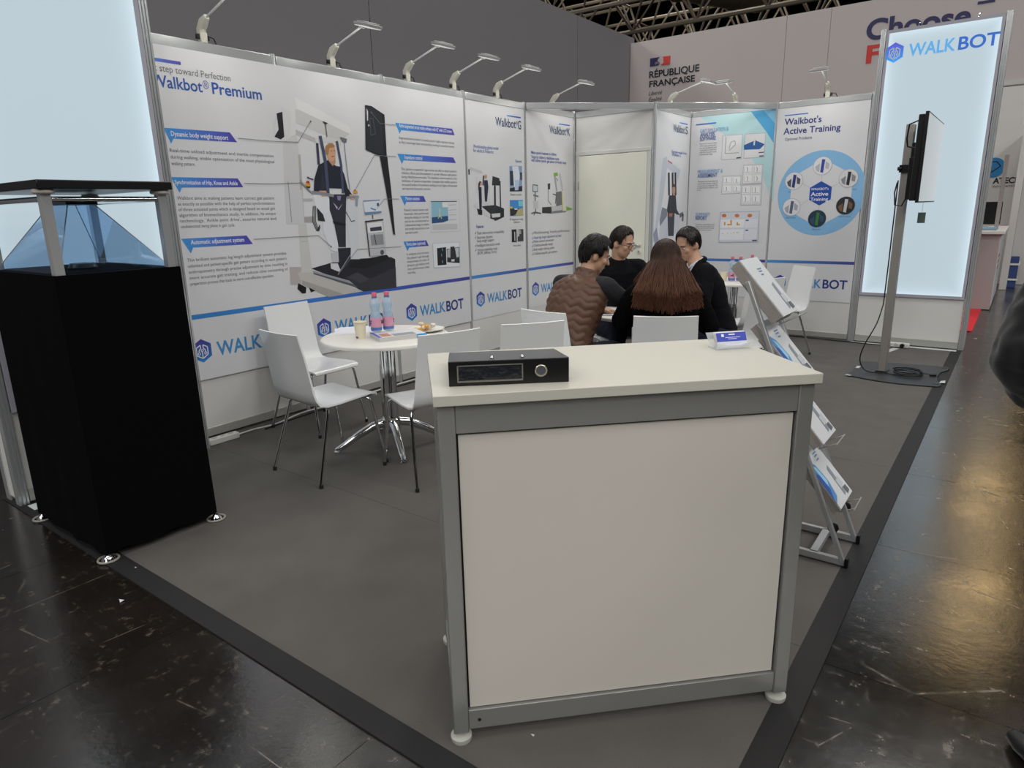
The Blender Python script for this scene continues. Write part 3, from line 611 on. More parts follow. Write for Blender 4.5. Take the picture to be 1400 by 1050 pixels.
for k, y in enumerate((655, 715, 790)): p.l('6fb4c9', 0.008, (600-10*(k == 1), y-15), (606-10*(k == 1), y+15))
p.done(t)
stripe(t, LPF, 2.01, 3.005, grad('stripe_c', [(0.0, '3f5fbd'), (1.0, '46429c')], 1)); logo(t, LPF, 1.99)

# ---- fourth poster
t = poster(LPL, 3.052, 3.988, 'narrow poster of an adult training machine with three small side pictures')
f5 = lambda X, Y: (635+X/10.5, 150+Y/10.5); f6 = lambda X, Y: (635+X/9.545, 240+Y/9.545)
m = MB(); LPL.poly(m, [LPL.px(*f5(*q)) for q in ((610, 75), (806, 105), (806, 125), (610, 95))]); wpart('headline_bar', m, G_BAN, t)
ptx(t, LPL, 'Walkbot', f5(442, 222), f5(735, 270), 0.085, M_TXTN, 0.012); ptx(t, LPL, '®', f5(735, 215), f5(762, 218), 0.035, M_TXTN); ptx(t, LPL, 'G', f5(765, 275), f5(812, 282), 0.085, M_TXTN, 0.012)
para(t, LPL, ['World-leading global model', 'for adults & Pediatrics'], f5(125, 545), f5(127, 605), f5(485, 580), 0.032, M_TXTB, 0.006)
ptx(t, LPL, 'Optional', f5(728, 752), f5(818, 760), 0.028, M_TXTB)
p = Pic(LPL, lambda X, Y: f6(X, Y))
p.p('c7c9cc', (60, -75), (80, -110), (225, -60), (235, -30), (205, -25), (85, -70)); p.p('2c2e33', (48, -80), (65, -88), (68, -15), (52, -10)); p.p('d3d5d8', (150, 20), (170, 20), (172, 235), (150, 235)); p.p('2b2c31', (365, 8), (455, 35), (460, 130), (358, 128)); p.l('24252b', 0.03, (395, 130), (400, 590)); p.l('24252b', 0.02, (462, 70), (470, 420)); p.p('d5d7da', (225, 170), (330, 140), (335, 390), (230, 380))
p.p('2a2b30', (225, 400), (400, 385), (515, 430), (515, 540), (420, 585), (330, 560)); p.p('d5d6d8', (215, 400), (335, 500), (335, 565), (220, 480)); p.p('1f2025', (410, 430), (505, 430), (515, 530), (420, 580)); p.p('d2d4d6', (350, 500), (465, 490), (465, 540), (360, 550)); p.p('d3d3d5', (110, 380), (160, 365), (170, 420), (130, 420))
p.p('20243a', (180, 150), (220, 150), (225, 330), (222, 510), (195, 510), (190, 330)); p.e('c79a80', 205, 105, 20, 30); p.p('3a2a26', (178, 110), (195, 72), (222, 85), (205, 95), (195, 150), (178, 190)); p.p('262a3c', (255, 60), (300, 60), (310, 150), (292, 340), (265, 340), (258, 200)); p.e('c79a80', 275, 15, 18, 28); p.p('20212a', (240, 0), (255, 0), (250, 130), (232, 130)); p.p('1d1e24', (160, 430), (230, 450), (230, 515), (180, 510))
p.p('8aa5c8', (585, -125), (748, -125), (752, 205), (590, 208)); p.p('dfe6f0', (620, -120), (700, -120), (720, 0), (700, 190), (650, 195)); p.p('2a3140', (590, -60), (630, -60), (640, 130), (595, 130)); p.p('20262e', (590, 165), (750, 135), (752, 205), (590, 208)); p.p('b9cbe4', (655, 60), (715, 60), (700, 190), (655, 195)); p.p('2f3a48', (720, -40), (750, -40), (750, 60), (725, 60))
p.p('3f8fd6', (590, 320), (760, 318), (765, 520), (595, 528)); p.p('7fd0dc', (700, 330), (760, 330), (762, 400), (705, 400)); p.p('2b2a2a', (592, 430), (715, 430), (715, 470), (640, 520), (595, 525)); p.p('d9c83f', (590, 405), (625, 405), (620, 430), (592, 432)); p.p('b9b27a', (700, 440), (763, 420), (764, 518), (660, 522)); p.p('e6e6ea', (650, 430), (690, 430), (690, 445), (650, 445))
p.p('d9dbe0', (600, 665), (768, 655), (770, 865), (605, 870)); p.p('15171a', (612, 705), (675, 700), (680, 868), (615, 870)); p.p('3a3c40', (690, 705), (765, 698), (768, 855), (690, 862)); p.p('c9ccd0', (692, 710), (715, 708), (712, 790), (692, 800)); p.p('a9a79c', (708, 715), (735, 712), (738, 760), (712, 765)); p.l('e6e8ea', 0.012, (652, 735), (655, 850))
p.done(t)
ptx(t, LPL, 'Features', f6(155, 688), f6(248, 682), 0.034, M_TXTB, 0.012)
for s, a, b in (('Dual robot-in-foot compatibility', (165, 765), (515, 750)), ('Real-time dynamic', (165, 825), (365, 815)), ('body weight support', (165, 872), (385, 855)), ('Intelligent interactive mode', (165, 930), (460, 908)), ('Various evaluation tools', (168, 985), (428, 968)), ('(ROM, Stiffness, Force)', (170, 1030), (420, 1010))): ptx(t, LPL, s, f6(*a), f6(*b), 0.03, M_TXT)
for a in ((135, 768), (135, 826), (138, 930), (138, 990)): ptx(t, LPL, '√', f6(*a), f6(a[0]+18, a[1]-1), 0.03, M_TXTB)
for s, a, b in (('Pediatric module', (600, 260), (742, 262)), ('3D Augmented reality', (588, 585), (765, 580)), ('software', (640, 620), (722, 617)), ('Force plate', (640, 925), (732, 918))): ptx(t, LPL, s, f6(*a), f6(*b), 0.022, M_TXT)
stripe(t, LPL, 3.052, 3.988, grad('stripe_d', [(0.0, '3f93d8'), (1.0, '473f9a')], 1)); logo(t, LPL, 2.99)

# ---- fifth poster
t = poster(LPL, 4.032, 4.975, 'narrow poster of a green and white training machine for children beside the door')
f7 = lambda X, Y: (715+X/7.5, 160+Y/7.5); f8 = lambda X, Y: (715+X/8.08, 290+Y/8.08)
m = MB(); LPL.poly(m, [LPL.px(*f7(*q)) for q in ((368, 65), (480, 82), (480, 93), (368, 77))]); wpart('headline_bar', m, G_BAN, t)
ptx(t, LPL, 'Walkbot', f7(270, 165), f7(438, 188), 0.085, M_TXTN, 0.012); ptx(t, LPL, '®', f7(440, 150), f7(455, 152), 0.035, M_TXTN); ptx(t, LPL, 'K', f7(455, 190), f7(482, 194), 0.085, M_TXTN, 0.012)
for s, a, b in (('Makes special treatment to children', (84, 378), (342, 395)), ("Target for children's rehabilitation center", (84, 425), (372, 440)), ('with children specific gait pattern & friendly design', (84, 460), (442, 478))): ptx(t, LPL, s, f7(*a), f7(*b), 0.032, M_TXTB, 0.006)
p = Pic(LPL, f7)
p.p('4c5058', (98, 690), (152, 696), (152, 770), (98, 768)); p.p('c9d2d8', (104, 700), (146, 705), (146, 762), (104, 760)); p.l('5a5d62', 0.018, (124, 770), (124, 860)); p.l('77797d', 0.018, (105, 800), (158, 815)); p.p('c9cbce', (105, 860), (158, 860), (158, 940), (110, 940)); p.l('77797d', 0.02, (128, 940), (128, 985)); p.l('5a5d62', 0.015, (85, 990), (125, 975), (185, 990)); p.l('5a5d62', 0.015, (110, 1005), (125, 978), (150, 985))
p.p('3c3e44', (252, 685), (278, 678), (278, 740), (254, 745)); p.l('9a9ca0', 0.014, (258, 745), (258, 860), (290, 900)); p.p('2e3035', (195, 925), (290, 920), (295, 990), (195, 985)); p.p('c4c6ca', (290, 915), (400, 905), (430, 970), (295, 990)); p.p('7c7f85', (300, 965), (440, 950), (440, 975), (296, 990)); p.p('7fb441', (312, 575), (352, 568), (358, 600), (318, 612)); p.l('a4a7ab', 0.03, (325, 610), (345, 760)); p.l('c2c5c9', 0.03, (375, 580), (405, 760)); p.p('6f7277', (335, 770), (395, 760), (400, 900), (340, 915)); p.p('dddfd8', (395, 760), (428, 750), (440, 960), (400, 965)); p.p('c9bf5a', (398, 770), (404, 770), (410, 965), (400, 965)); p.p('7fb441', (440, 915), (505, 940), (500, 950), (445, 960)); p.l('55585d', 0.012, (305, 790), (340, 800), (330, 890)); p.l('55585d', 0.01, (340, 625), (355, 655))
p.done(t)
for k, (s, a, b, c_) in enumerate((('World-leading, friendly performance', (120, 245), (512, 212), M_TXT), ('Assist leg length adjustment by head', (120, 298), (420, 268), M_TXTB), ('Pelvis control movement', (120, 342), (340, 315), M_TXT), ('Children-friendly design', (120, 385), (328, 360), M_TXT), ('Body weight relieving system', (120, 430), (345, 400), M_TXT), ('Children-specific gait pattern', (120, 474), (378, 445), M_TXT))):
    ptx(t, LPL, s, f8(*a), f8(*b), 0.03, c_); ptx(t, LPL, '√', f8(100, a[1]+4), f8(115, a[1]+2), 0.03, M_TXTB)
stripe(t, LPL, 4.032, 4.975, grad('stripe_e', [(0.0, '3f7fd0'), (1.0, '473f9a')], 1)); logo(t, LPL, 3.975)

# ---- sixth poster, in the alcove
t = poster(SP, Y5+0.035, YB-0.01, 'pale poster of a standing man in a machine on the alcove wall beside the door')
f9 = lambda X, Y: (880+X/7.368, 130+Y/7.368)
m = MB(); SP.poly(m, [SP.px(*f9(*q)) for q in ((362, 272), (442, 290), (442, 302), (362, 284))]); wpart('headline_bar', m, G_BAN, t)
ptx(t, SP, 'Walkbot', f9(295, 365), f9(410, 390), 0.085, M_TXTN, 0.012); ptx(t, SP, 'S', f9(418, 390), f9(442, 395), 0.085, M_TXTN, 0.012)
ptx(t, SP, 'Upgrade model from', f9(280, 580), f9(428, 602), 0.032, M_TXTB); ptx(t, SP, 'Walkbot G', f9(284, 608), f9(372, 625), 0.032, M_TXTB)
p = Pic(SP, f9)
p.p('c3c8d4', (195, 640), (235, 615), (375, 740), (340, 880), (330, 800), (235, 735), (205, 960), (170, 1180), (110, 1480), (95, 1480), (150, 1060)); p.p('d9dce4', (235, 615), (375, 740), (372, 760), (230, 640)); p.p('c0635a', (243, 655), (285, 680), (285, 695), (245, 670))
for x in (252, 290, 318): p.l('2e3038', 0.05, (x, 780), (x+3, 1010))
p.p('2b2d36', (255, 1010), (322, 1010), (332, 1150), (365, 1215), (355, 1230), (315, 1190), (295, 1200), (240, 1240), (230, 1180)); p.e('b98a76', 302, 960, 16, 50); p.p('5a3f34', (286, 930), (300, 890), (318, 910), (316, 925)); p.p('383b45', (240, 1200), (310, 1190), (300, 1420), (245, 1420)); p.p('c6cad4', (180, 1190), (240, 1180), (240, 1440), (150, 1460)); p.p('7d8290', (185, 1130), (235, 1150), (235, 1215), (165, 1320), (160, 1260)); p.p('cfd3dc', (310, 1200), (370, 1210), (345, 1380), (305, 1400)); p.l('6c7080', 0.05, (360, 1215), (395, 1195), (390, 1270)); p.p('8f95aa', (95, 1400), (130, 1330), (150, 1460), (110, 1500))
p.p('b06a4a', (255, 1190), (290, 1190), (285, 1225), (258, 1225))
p.done(t); stripe(t, SP, Y5+0.035, YB-0.01, grad('stripe_f', [(0.0, '3f7fd0'), (1.0, '473f9a')], 1))

# ---- seventh poster: analysis software
t = poster(BP, X1+0.01, X2-0.012, 'poster with turquoise curve and grey software screenshots in the alcove')
p = Pic(BP, f9)
p.p('b7dbe0', (560, 212), (1080, 160), (1240, 370), (1335, 560), (1305, 1080), (1200, 830), (1080, 620), (800, 390)); p.p('52a9dc', (1075, 158), (1342, 125), (1330, 520), (1240, 375)); p.p('85c3e6', (1200, 145), (1342, 125), (1336, 300)); p.p('c6dfe4', (1095, 1100), (1290, 1080), (1230, 1640), (1085, 1640)) if False else None
def shot(x0, y0, x1, y1, sk): p.p('b4b8c0', (x0, y0), (x1, y0-sk), (x1-14, y1-sk), (x0-14, y1)); p.p('dfe0e2', (x0+6, y0+6), (x1-6, y0-sk+6), (x1-20, y1-sk-6), (x0-8, y1-6))
shot(795, 405, 1000, 655, 12); shot(1020, 390, 1232, 640, 12); p.l('9a9ea6', 0.008, (830, 420), (820, 590), (960, 580)); p.l('9a9ea6', 0.008, (860, 540), (880, 475), (920, 460), (925, 500), (860, 560)); p.p('2f5fa0', (1010, 505), (1125, 455), (1220, 495), (1170, 545), (1012, 552)); p.l('d5d8dc', 0.016, (1122, 430), (1112, 505)); p.p('3a4a78', (1160, 575), (1215, 570), (1212, 580), (1155, 585)); p.p('3a4a78', (1165, 610), (1210, 605), (1208, 618), (1162, 622)); p.p('3a4a78', (935, 628), (980, 622), (978, 634), (935, 640))
shot(795, 815, 985, 1000, 8); shot(1005, 705, 1205, 900, 12)
p.p('b4b8c0', (985, 905), (1195, 895), (1185, 1108), (975, 1112)); p.p('d9dbde', (991, 912), (1188, 902), (1179, 1101), (982, 1105))
for i in range(2):
    for j in range(2):
        for (x, y, w_, h_) in ((800+100*i, 830+85*j, 78, 62), (1010+98*i, 715+92*j, 80, 72), (990+98*i, 920+92*j, 84, 72)):
            p.p('eeeff1', (x, y), (x+w_, y-4), (x+w_-4, y+h_), (x-4, y+h_+4)); p.l('8f7f86', 0.007, (x+w_*0.4, y+12), (x+w_*0.48, y+h_*0.4), (x+w_*0.42, y+h_-14)); p.l('a9acb2', 0.004, (x+8, y+8), (x+5, y+h_-6), (x+w_-12, y+h_-10))
p.p('aeb6cc', (772, 1178), (1170, 1168), (1152, 1480), (755, 1485)); p.p('d6dae4', (778, 1184), (1164, 1174), (1146, 1474), (761, 1479))
for x in (812, 942, 1070): p.e('d8782f', x, 1214, 24, 18)
p.p('eceef2', (775, 1255), (1020, 1250), (1010, 1335), (770, 1338)); p.p('eceef2', (770, 1355), (1010, 1350), (1003, 1455), (764, 1458)); p.p('e3e5ec', (1025, 1250), (1150, 1248), (1142, 1335), (1020, 1338)); p.p('e3e5ec', (1020, 1352), (1142, 1350), (1136, 1452), (1015, 1455))
for x, h_ in ((818, 32), (850, 14), (865, 14), (882, 56), (945, 30), (962, 14)): p.l('d49a3c', 0.018, (x, 1312), (x, 1312-h_))
for x in (800, 850, 880, 910, 940, 955): p.e('c2625a', x, 1395-(x-800)*0.08, 4, 4, 8)
p.p('4f5f9c', (1030, 1255), (1060, 1254), (1058, 1268), (1028, 1268)); p.p('4f5f9c', (1028, 1356), (1056, 1355), (1054, 1368), (1026, 1368)); p.p('4a4f78', (1095, 1458), (1142, 1456), (1140, 1470), (1094, 1471))
p.done(t)
m = MB(); BP.poly(m, [BP.px(*f9(*q)) for q in ((528, 294), (732, 272), (732, 284), (528, 305))], 0.004); wpart('headline_bar', m, mat('bar_blue', '4577c4', 0.5), t)
def hx(s, a, b, cap, mm, bo=0.0):
    bo = min(bo, 0.012)
    (a0, z0), (a1, z1) = BP.px(*f9(*a)), BP.px(*f9(*b)); m = MB(); BP.text(m, s, a0, (z0+z1)/2, cap, a1, bold=bo, d=0.006); wpart('lettering', m, mm, t)
hx('GAIT SIMULATION &', (570, 380), (855, 358), 0.044, mat('text_sky', '5f9ccd', 0.5)); hx('ANALYSIS', (570, 422), (715, 408), 0.044, M_TXTB, 0.03); hx('SOFTWARE', (568, 460), (726, 452), 0.044, M_TXTB, 0.03)
hx('MEASUREMENT &', (546, 792), (796, 778), 0.044, MATS['text_sky']); hx('ASSESSMENT', (544, 832), (742, 822), 0.044, M_TXTB, 0.03); hx('SUMMARY', (526, 1222), (668, 1216), 0.044, MATS['text_sky']); hx('REPORT', (524, 1258), (636, 1256), 0.044, M_TXTB, 0.03)
for L, a, z, b in ((['Ergonomic universal data', 'which gait parameters', 'can be analyzed and', 'visualized in real-time', 'with the reconstructed', '3-dimensional image.'], (566, 500), (560, 608), (735, 495)), (['Therapists can quantitatively', 'record data patient range of', 'movement to evaluate the', 'problem ROM, stiffness, and', 'force.'], (544, 880), (538, 965), (748, 870)), (['Therapists and patients can', 'easily see the progress of', 'training performance through', 'training summary reports.'], (522, 1308), (520, 1365), (712, 1300))):
    para(t, BP, L, f9(*a), f9(*z), f9(*b), 0.018)
stripe(t, BP, X1+0.01, X2-0.012, grad('stripe_g', [(0.0, '3f8fd6'), (1.0, '46409c')], 0))

# ---- eighth poster: round diagram
t = poster(BP, X2+0.012, X3-0.022, 'white poster with a round blue diagram beside the tall right light box')
f10 = lambda X, Y: (1040+X/7.5, 190+Y/7.5); f11 = lambda X, Y: (850+X/4, Y/4)
def bt(s, a, b, cap, mm, bo=0.02, f=f10, d=0.0022):
    bo = min(bo, 0.016)
    (a0, z0), (a1, z1) = BP.px(*f(*a)), BP.px(*f(*b)); m = MB(); BP.text(m, s, a0, (z0+z1)/2, cap, a1, bold=bo, d=d); wpart('lettering', m, mm, t)
m = MB(); BP.poly(m, [BP.px(*f11(*q)) for q in ((892, 630), (1020, 616), (1020, 622), (892, 636))]); wpart('headline_bar', m, MATS['bar_blue'], t)
bt("Walkbot's", (890, 683), (1092, 668), 0.068, M_WDARK, 0.03, f11); bt('Active Training', (884, 735), (1196, 712), 0.068, M_WDARK, 0.03, f11); bt('Optional Products', (892, 768), (1040, 760), 0.032, M_TXTN, 0.0, f11)
cx_, cz_ = BP.px(*f10(612, 558)); rr_ = (BP.px(*f10(1062, 540))[0]-BP.px(*f10(160, 590))[0])/2
m = MB(); BP.disc(m, cx_, cz_, rr_, 0.0008, 64); wpart('diagram_disc', m, grad('disc_run', [(0.36, 'b9b9e6'), (0.5, '86bce6')], 0, radial=True), t)
hexp = lambda r, kx=0.88: [(cx_+r*math.sin(PI/3*i)*1.0, cz_+r*math.cos(PI/3*i)) for i in range(6)]
m = MB(); BP.poly(m, hexp(rr_*0.80), 0.0016); wpart('diagram_field', m, pm('dadbdf'), t)
m = MB()
for i in range(6): BP.line(m, [(cx_, cz_), (cx_+rr_*0.7*math.sin(PI/3*i), cz_+rr_*0.7*math.cos(PI/3*i))], 0.003, 0.0024)
wpart('diagram_spokes', m, pm('b4b7bd'), t)
m = MB(); BP.poly(m, hexp(rr_*0.285), 0.003); hxp = wpart('diagram_core', m, pm('2450a8'), t)
bt("WALKBOT's", (518, 528), (696, 518), 0.024, M_TXTW, 0.02, d=0.0042); bt('Active', (513, 588), (692, 578), 0.042, M_TXTW, 0.035, d=0.0042); bt('Training', (510, 635), (690, 632), 0.036, M_TXTW, 0.035, d=0.0042)
for (x, y), cap, ca, cb, cc in (((635, 275), 'Interactive', 'e2e4e8', '3f4a9a', 'b9bcc4'), ((902, 403), 'Impedance Control', 'd9dadc', '2b2c30', '8b8d92'), ((870, 683), 'Front Camera', '2c2e32', 'c9cbd0', '7a5a44'), ((578, 818), 'AR games', '1f3a4a', '3f7a3c', '34506e'), ((316, 700), 'Metronome', 'e3e4e8', '5a6480', 'a9adb8'), ((342, 432), 'Sitting chair', 'e0e1e4', '2e3a7c', '55575e')):
    a, z = BP.px(*f10(x, y)); r_ = rr_*0.205; q = MB(); BP.disc(q, a, z, r_*1.04, 0.003); wpart('picture_rim', q, pm('9fa5b0'), t)
    q = MB(); BP.disc(q, a, z, r_, 0.004); wpart('picture_disc', q, pm(ca), t)
    q = MB(); BP.poly(q, [(a-r_*0.1, z+r_*0.75), (a+r_*0.25, z+r_*0.7), (a+r_*0.12, z-r_*0.8), (a-r_*0.2, z-r_*0.7)], 0.005); wpart('picture', q, pm(cb), t)
    q = MB(); BP.poly(q, [(a-r_*0.8, z-r_*0.1), (a-r_*0.3, z+r_*0.3), (a-r_*0.3, z-r_*0.7), (a-r_*0.6, z-r_*0.55)], 0.005); wpart('picture', q, pm(cc), t)
    q = MB(); BP.poly(q, [(a+r_*0.3, z+r_*0.5), (a+r_*0.75, z+r_*0.2), (a+r_*0.7, z-r_*0.4), (a+r_*0.35, z-r_*0.3)], 0.005); wpart('picture', q, pm(cc), t)
    q = MB(); BP.text(q, cap, a, z-r_*1.32, 0.016, align='c'); wpart('lettering', q, M_TXTN, t)
stripe(t, BP, X2+0.012, X3-0.022, grad('stripe_h', [(0.0, '3f93d8'), (1.0, '3f429a')], 0)); logo(t, BP, X2-0.04+0.02)

# ================================================================== LIGHT BOXES
M_LIT = mat('backlit_fabric', 'c3d6e0', 0.6, emit=0.74)
M_LIT.node_tree.nodes['Principled BSDF'].inputs['Base Color'].default_value = (0.10, 0.11, 0.12, 1)
def edge_lit(m):                                    # LED strips along the rim: the fabric shines stronger there
    nt = m.node_tree; tc = [n for n in nt.nodes if n.type == 'TEX_COORD'][0]; sb = nt.nodes.new('ShaderNodeVectorMath'); sb.operation = 'SUBTRACT'; sb.inputs[1].default_value = (0.5, 0.5, 0.5)
    ab = nt.nodes.new('ShaderNodeVectorMath'); ab.operation = 'ABSOLUTE'; sp = nt.nodes.new('ShaderNodeSeparateXYZ')
    nt.links.new(tc.outputs['Generated'], sb.inputs[0]); nt.links.new(sb.outputs[0], ab.inputs[0]); nt.links.new(ab.outputs[0], sp.inputs[0])
    def mth(op, a, b):
        q = nt.nodes.new('ShaderNodeMath'); q.operation = op
        for i, v in enumerate((a, b)):
            if isinstance(v, (int, float)): q.inputs[i].default_value = v
            else: nt.links.new(v, q.inputs[i])
        return q.outputs[0]
    geo = nt.nodes.new('ShaderNodeNewGeometry'); sn = nt.nodes.new('ShaderNodeSeparateXYZ'); an = nt.nodes.new('ShaderNodeVectorMath'); an.operation = 'ABSOLUTE'
    nt.links.new(geo.outputs['Normal'], an.inputs[0]); nt.links.new(an.outputs[0], sn.inputs[0])
    hz = mth('ADD', mth('MULTIPLY', sp.outputs[0], sn.outputs[1]), mth('MULTIPLY', sp.outputs[1], sn.outputs[0]))   # across the panel, whichever way it faces
    e = mth('MAXIMUM', mth('POWER', mth('MULTIPLY', hz, 2.0), 9.0), mth('POWER', mth('MULTIPLY', sp.outputs[2], 2.0), 26.0))
    nt.links.new(mth('ADD', mth('MULTIPLY', e, 0.30), 0.80), nt.nodes['Principled BSDF'].inputs['Emission Strength'])
edge_lit(M_LIT)
M_LITF = mat('lightbox_margin', 'a9a9b4', 0.6)
G_HEXL = grad('emblem_lit', [(0.0, '3f9fec'), (0.5, '3a78dc'), (1.0, '5a55cc')], 2, emit=0.45)
M_LBL = mat('lit_light_blue', '5aa6e0', 0.5, emit=0.5); M_LBD = mat('lit_dark_blue', '2f68c4', 0.5, emit=0.45)
ZL = 3.14
def lightbox(label, o, ax, n, wdt, with_logo, depth=0.2):
    o, ax, n = V(o), V(ax), V(n); t = thing('light_box', label, 'light box', o+ax*wdt/2-n*depth/2, group='tall light boxes of the stand')
    P = Plane(o, ax, n); up = V((0, 0, 1))
    for s in (0, wdt):                                    # ribbed corner posts
        for dd in (0.03, depth-0.03):
            c = o+ax*(s+(0.028 if s == 0 else -0.028))-n*dd; b = MB()
            for k in range(-1, 2): b.bar(c+ax*0.018*k, c+ax*0.018*k+up*ZL, 0.0105, 0.056, n)
            b.bar(c, c+up*(ZL-0.002), 0.046, 0.034, n)
            wpart('post', b, M_ALU, t)
        b = MB(); e = o+ax*(s+(0.012 if s == 0 else -0.012))-n*0.06
        b.bar(e+up*1.57, e-n*(depth-0.12)+up*1.57, 0.004, ZL-0.06, up); wpart('side_panel', b, M_WHITE, t)
    z0, z1 = 0.515, 3.125
    b = MB(); P.rect(b, 0.058, wdt-0.058, z0, z1, -0.16, 0.155); wpart('case', b, M_LITF, t)
    b = MB()
    for a0, a1, za, zb in ((0.057, 0.082, z0, z1), (wdt-0.082, wdt-0.057, z0, z1), (0.082, wdt-0.082, z0, z0+0.03), (0.082, wdt-0.082, z1-0.03, z1)): P.rect(b, a0, a1, za, zb, -0.02, 0.024)
    wpart('frame', b, M_LITF, t)
    b = MB(); P.rect(b, 0.083, wdt-0.083, z0+0.03, z1-0.03, -0.006, 0.007); wpart('lit_panel', b, M_LIT, t)
    b = MB(); P.rect(b, 0.057, wdt-0.057, 0.075, z0-0.002, -0.03, 0.012); wpart('base_panel', b, M_WHITE, t)
    b = MB(); P.rect(b, 0.057, wdt-0.057, 0.012, 0.074, -0.035, 0.03); wpart('bottom_beam', b, M_ALUD, t)
    for a in (0.3, 0.75): wpart('hook', MB().tube([P.at(wdt*a, ZL-0.01, -0.05), P.at(wdt*a, ZL+0.02, -0.05), P.at(wdt*a+0.02, ZL+0.025, -0.05)], 0.006, 6), M_CHROME, t)
    if with_logo:
        P2 = Plane(o+n*0.004, ax, n); a = lambda x: x-o.x
        emblem(t, P2, a(3.09), 2.913, 0.185, G_HEXL, M_TXTW)
        b = MB(); P2.text(b, 'WALK', a(3.212), 2.862, 0.115, a(3.60), bold=0.02, d=0.002); wpart('lettering', b, M_LBL, t)
        b = MB(); P2.text(b, 'BOT', a(3.622), 2.862, 0.115, a(3.94), bold=0.02, d=0.002); wpart('lettering', b, M_LBD, t)
    return t
lightbox('tall lit white box with blue lettering behind the screen on the pole', (X3, YB-0.012, 0), (1, 0, 0), (0, -1, 0), X4-X3+0.03, True)
lightbox('tall blank lit box behind the glass pyramid on the black cabinet', (0.2, -1.03, 0), (0, 1, 0), (1, 0, 0), 1.095, False)
pl_ = link('plastic_strip', MB().bx(X3+0.03, X4-0.03, YB-0.10, YB-0.035, 0.0006, 0.003).mesh('plastic_strip'), mat('clear_plastic', 'dfe8ea', 0.2)); tag(pl_, 'white plastic strip for the glow on the carpet under the right light box', 'plastic strip')  # pale strip stands in for the box's glow on the carpet
pl_ = link('plastic_strip', MB().bx(0.225, 0.32, -1.0, -0.6, 0.0014, 0.003).mesh('plastic_strip'), MATS['clear_plastic']); tag(pl_, 'white plastic strip on the carpet at the foot of the left light box', 'plastic strip')

# ================================================================== ARM SPOTLIGHTS
M_LAMPB = mat('lamp_beige', 'c9c8bb', 0.4); M_LAMPH = mat('lamp_head_grey', 'b4b3b2', 0.35, 0.3); M_LED = mat('lamp_diffuser', 'eef0ee', 0.3, emit=0.5)
def make_lamp():
    t = thing('arm_spotlight', 'x', 'spotlight', (0, 0, 0), 0, 'arm spotlights on the wall tops')
    part('clamp', MB().box((0, 0, 0.03), (0.042, 0.046, 0.062)), M_LAMPB, t, bevel=0.005)
    part('connector', MB().box((0, 0.0, 0.035), (0.018, 0.088, 0.03)), M_BLACK, t, bevel=0.003)
    b = MB().loft([((-0.006, 0, 0.058), (0.026, 0, 0.0), (0, 0.024, 0)), ((-0.004, 0, 0.082), (0.027, 0, -0.004), (0, 0.025, 0)), ((0.028, 0, 0.116), (0.016, 0, -0.024), (0, 0.024, 0)), ((0.075, 0, 0.142), (0.009, 0, -0.015), (0, 0.016, 0))], 16, 3.5)
    part('elbow', b, M_LAMPB, t)
    part('rod', MB().cyl((0.07, 0, 0.138), (0.365, 0, 0.226), 0.007, n=10), mat('rod_white', 'd9dada', 0.3), t)
    M = Matrix.Rotation(math.radians(14), 3, 'Y')
    h = part('head', MB().box((0.425, 0, 0.220), (0.12, 0.17, 0.02), M).box((0.428, 0, 0.234), (0.085, 0.14, 0.012), M), M_LAMPH, t, bevel=0.004)
    part('diffuser', MB().box((0.422, 0, 0.2085), (0.105, 0.155, 0.004), M), M_LED, h)
    part('pivot', MB().cyl((0.362, -0.02, 0.226), (0.362, 0.02, 0.226), 0.013, n=12), M_LAMPB, t)
    part('cable', MB().tube([(0, 0.045, 0.045), (0, 0.075, 0.04), (-0.005, 0.095, 0.0), (-0.02, 0.1, -0.035)], 0.004, 6), M_BLACK, t)
    return t
lamp0 = make_lamp(); first = [True]
LAMPS = [((-0.012, 0.50), 0, 'arm spotlight nearest the left light box, above the blue headline'), ((-0.012, 1.522), 0, 'arm spotlight above the picture of the gait robot'),
         ((-0.012, 2.315), 0, 'arm spotlight above the callout banners, left of a pair'), ((-0.012, 2.904), 0, 'arm spotlight above the callout banners, right of a pair'), ((-0.012, 3.547), 0, 'arm spotlight above the adult training machine poster'),
         ((-0.012, 4.56), 0, 'arm spotlight above the green children machine poster'), ((X1-0.012, 5.435), 0, 'arm spotlight on the alcove wall in front of the fascia lettering'), ((1.522, YB+0.012), -PI/2, 'arm spotlight above the software screenshot poster'), ((2.5, YB+0.012), -PI/2, 'arm spotlight above the round diagram poster')]
for (x, y), rz, lab in LAMPS:
    if first[0]: first[0] = False; lamp0.location = (x, y, H-0.002); lamp0.rotation_euler = (0, 0, rz); lamp0['label'] = lab
    else: dup(lamp0, (x, y, H-0.002), rz, lab)
    dx, dy = math.cos(rz), math.sin(rz)
    area('spotlight_beam', (x+0.42*dx, y+0.42*dy, H+0.200), 0.10, 1.3, (1.0, 0.97, 0.90), (0, math.radians(14), rz), sy=0.16)

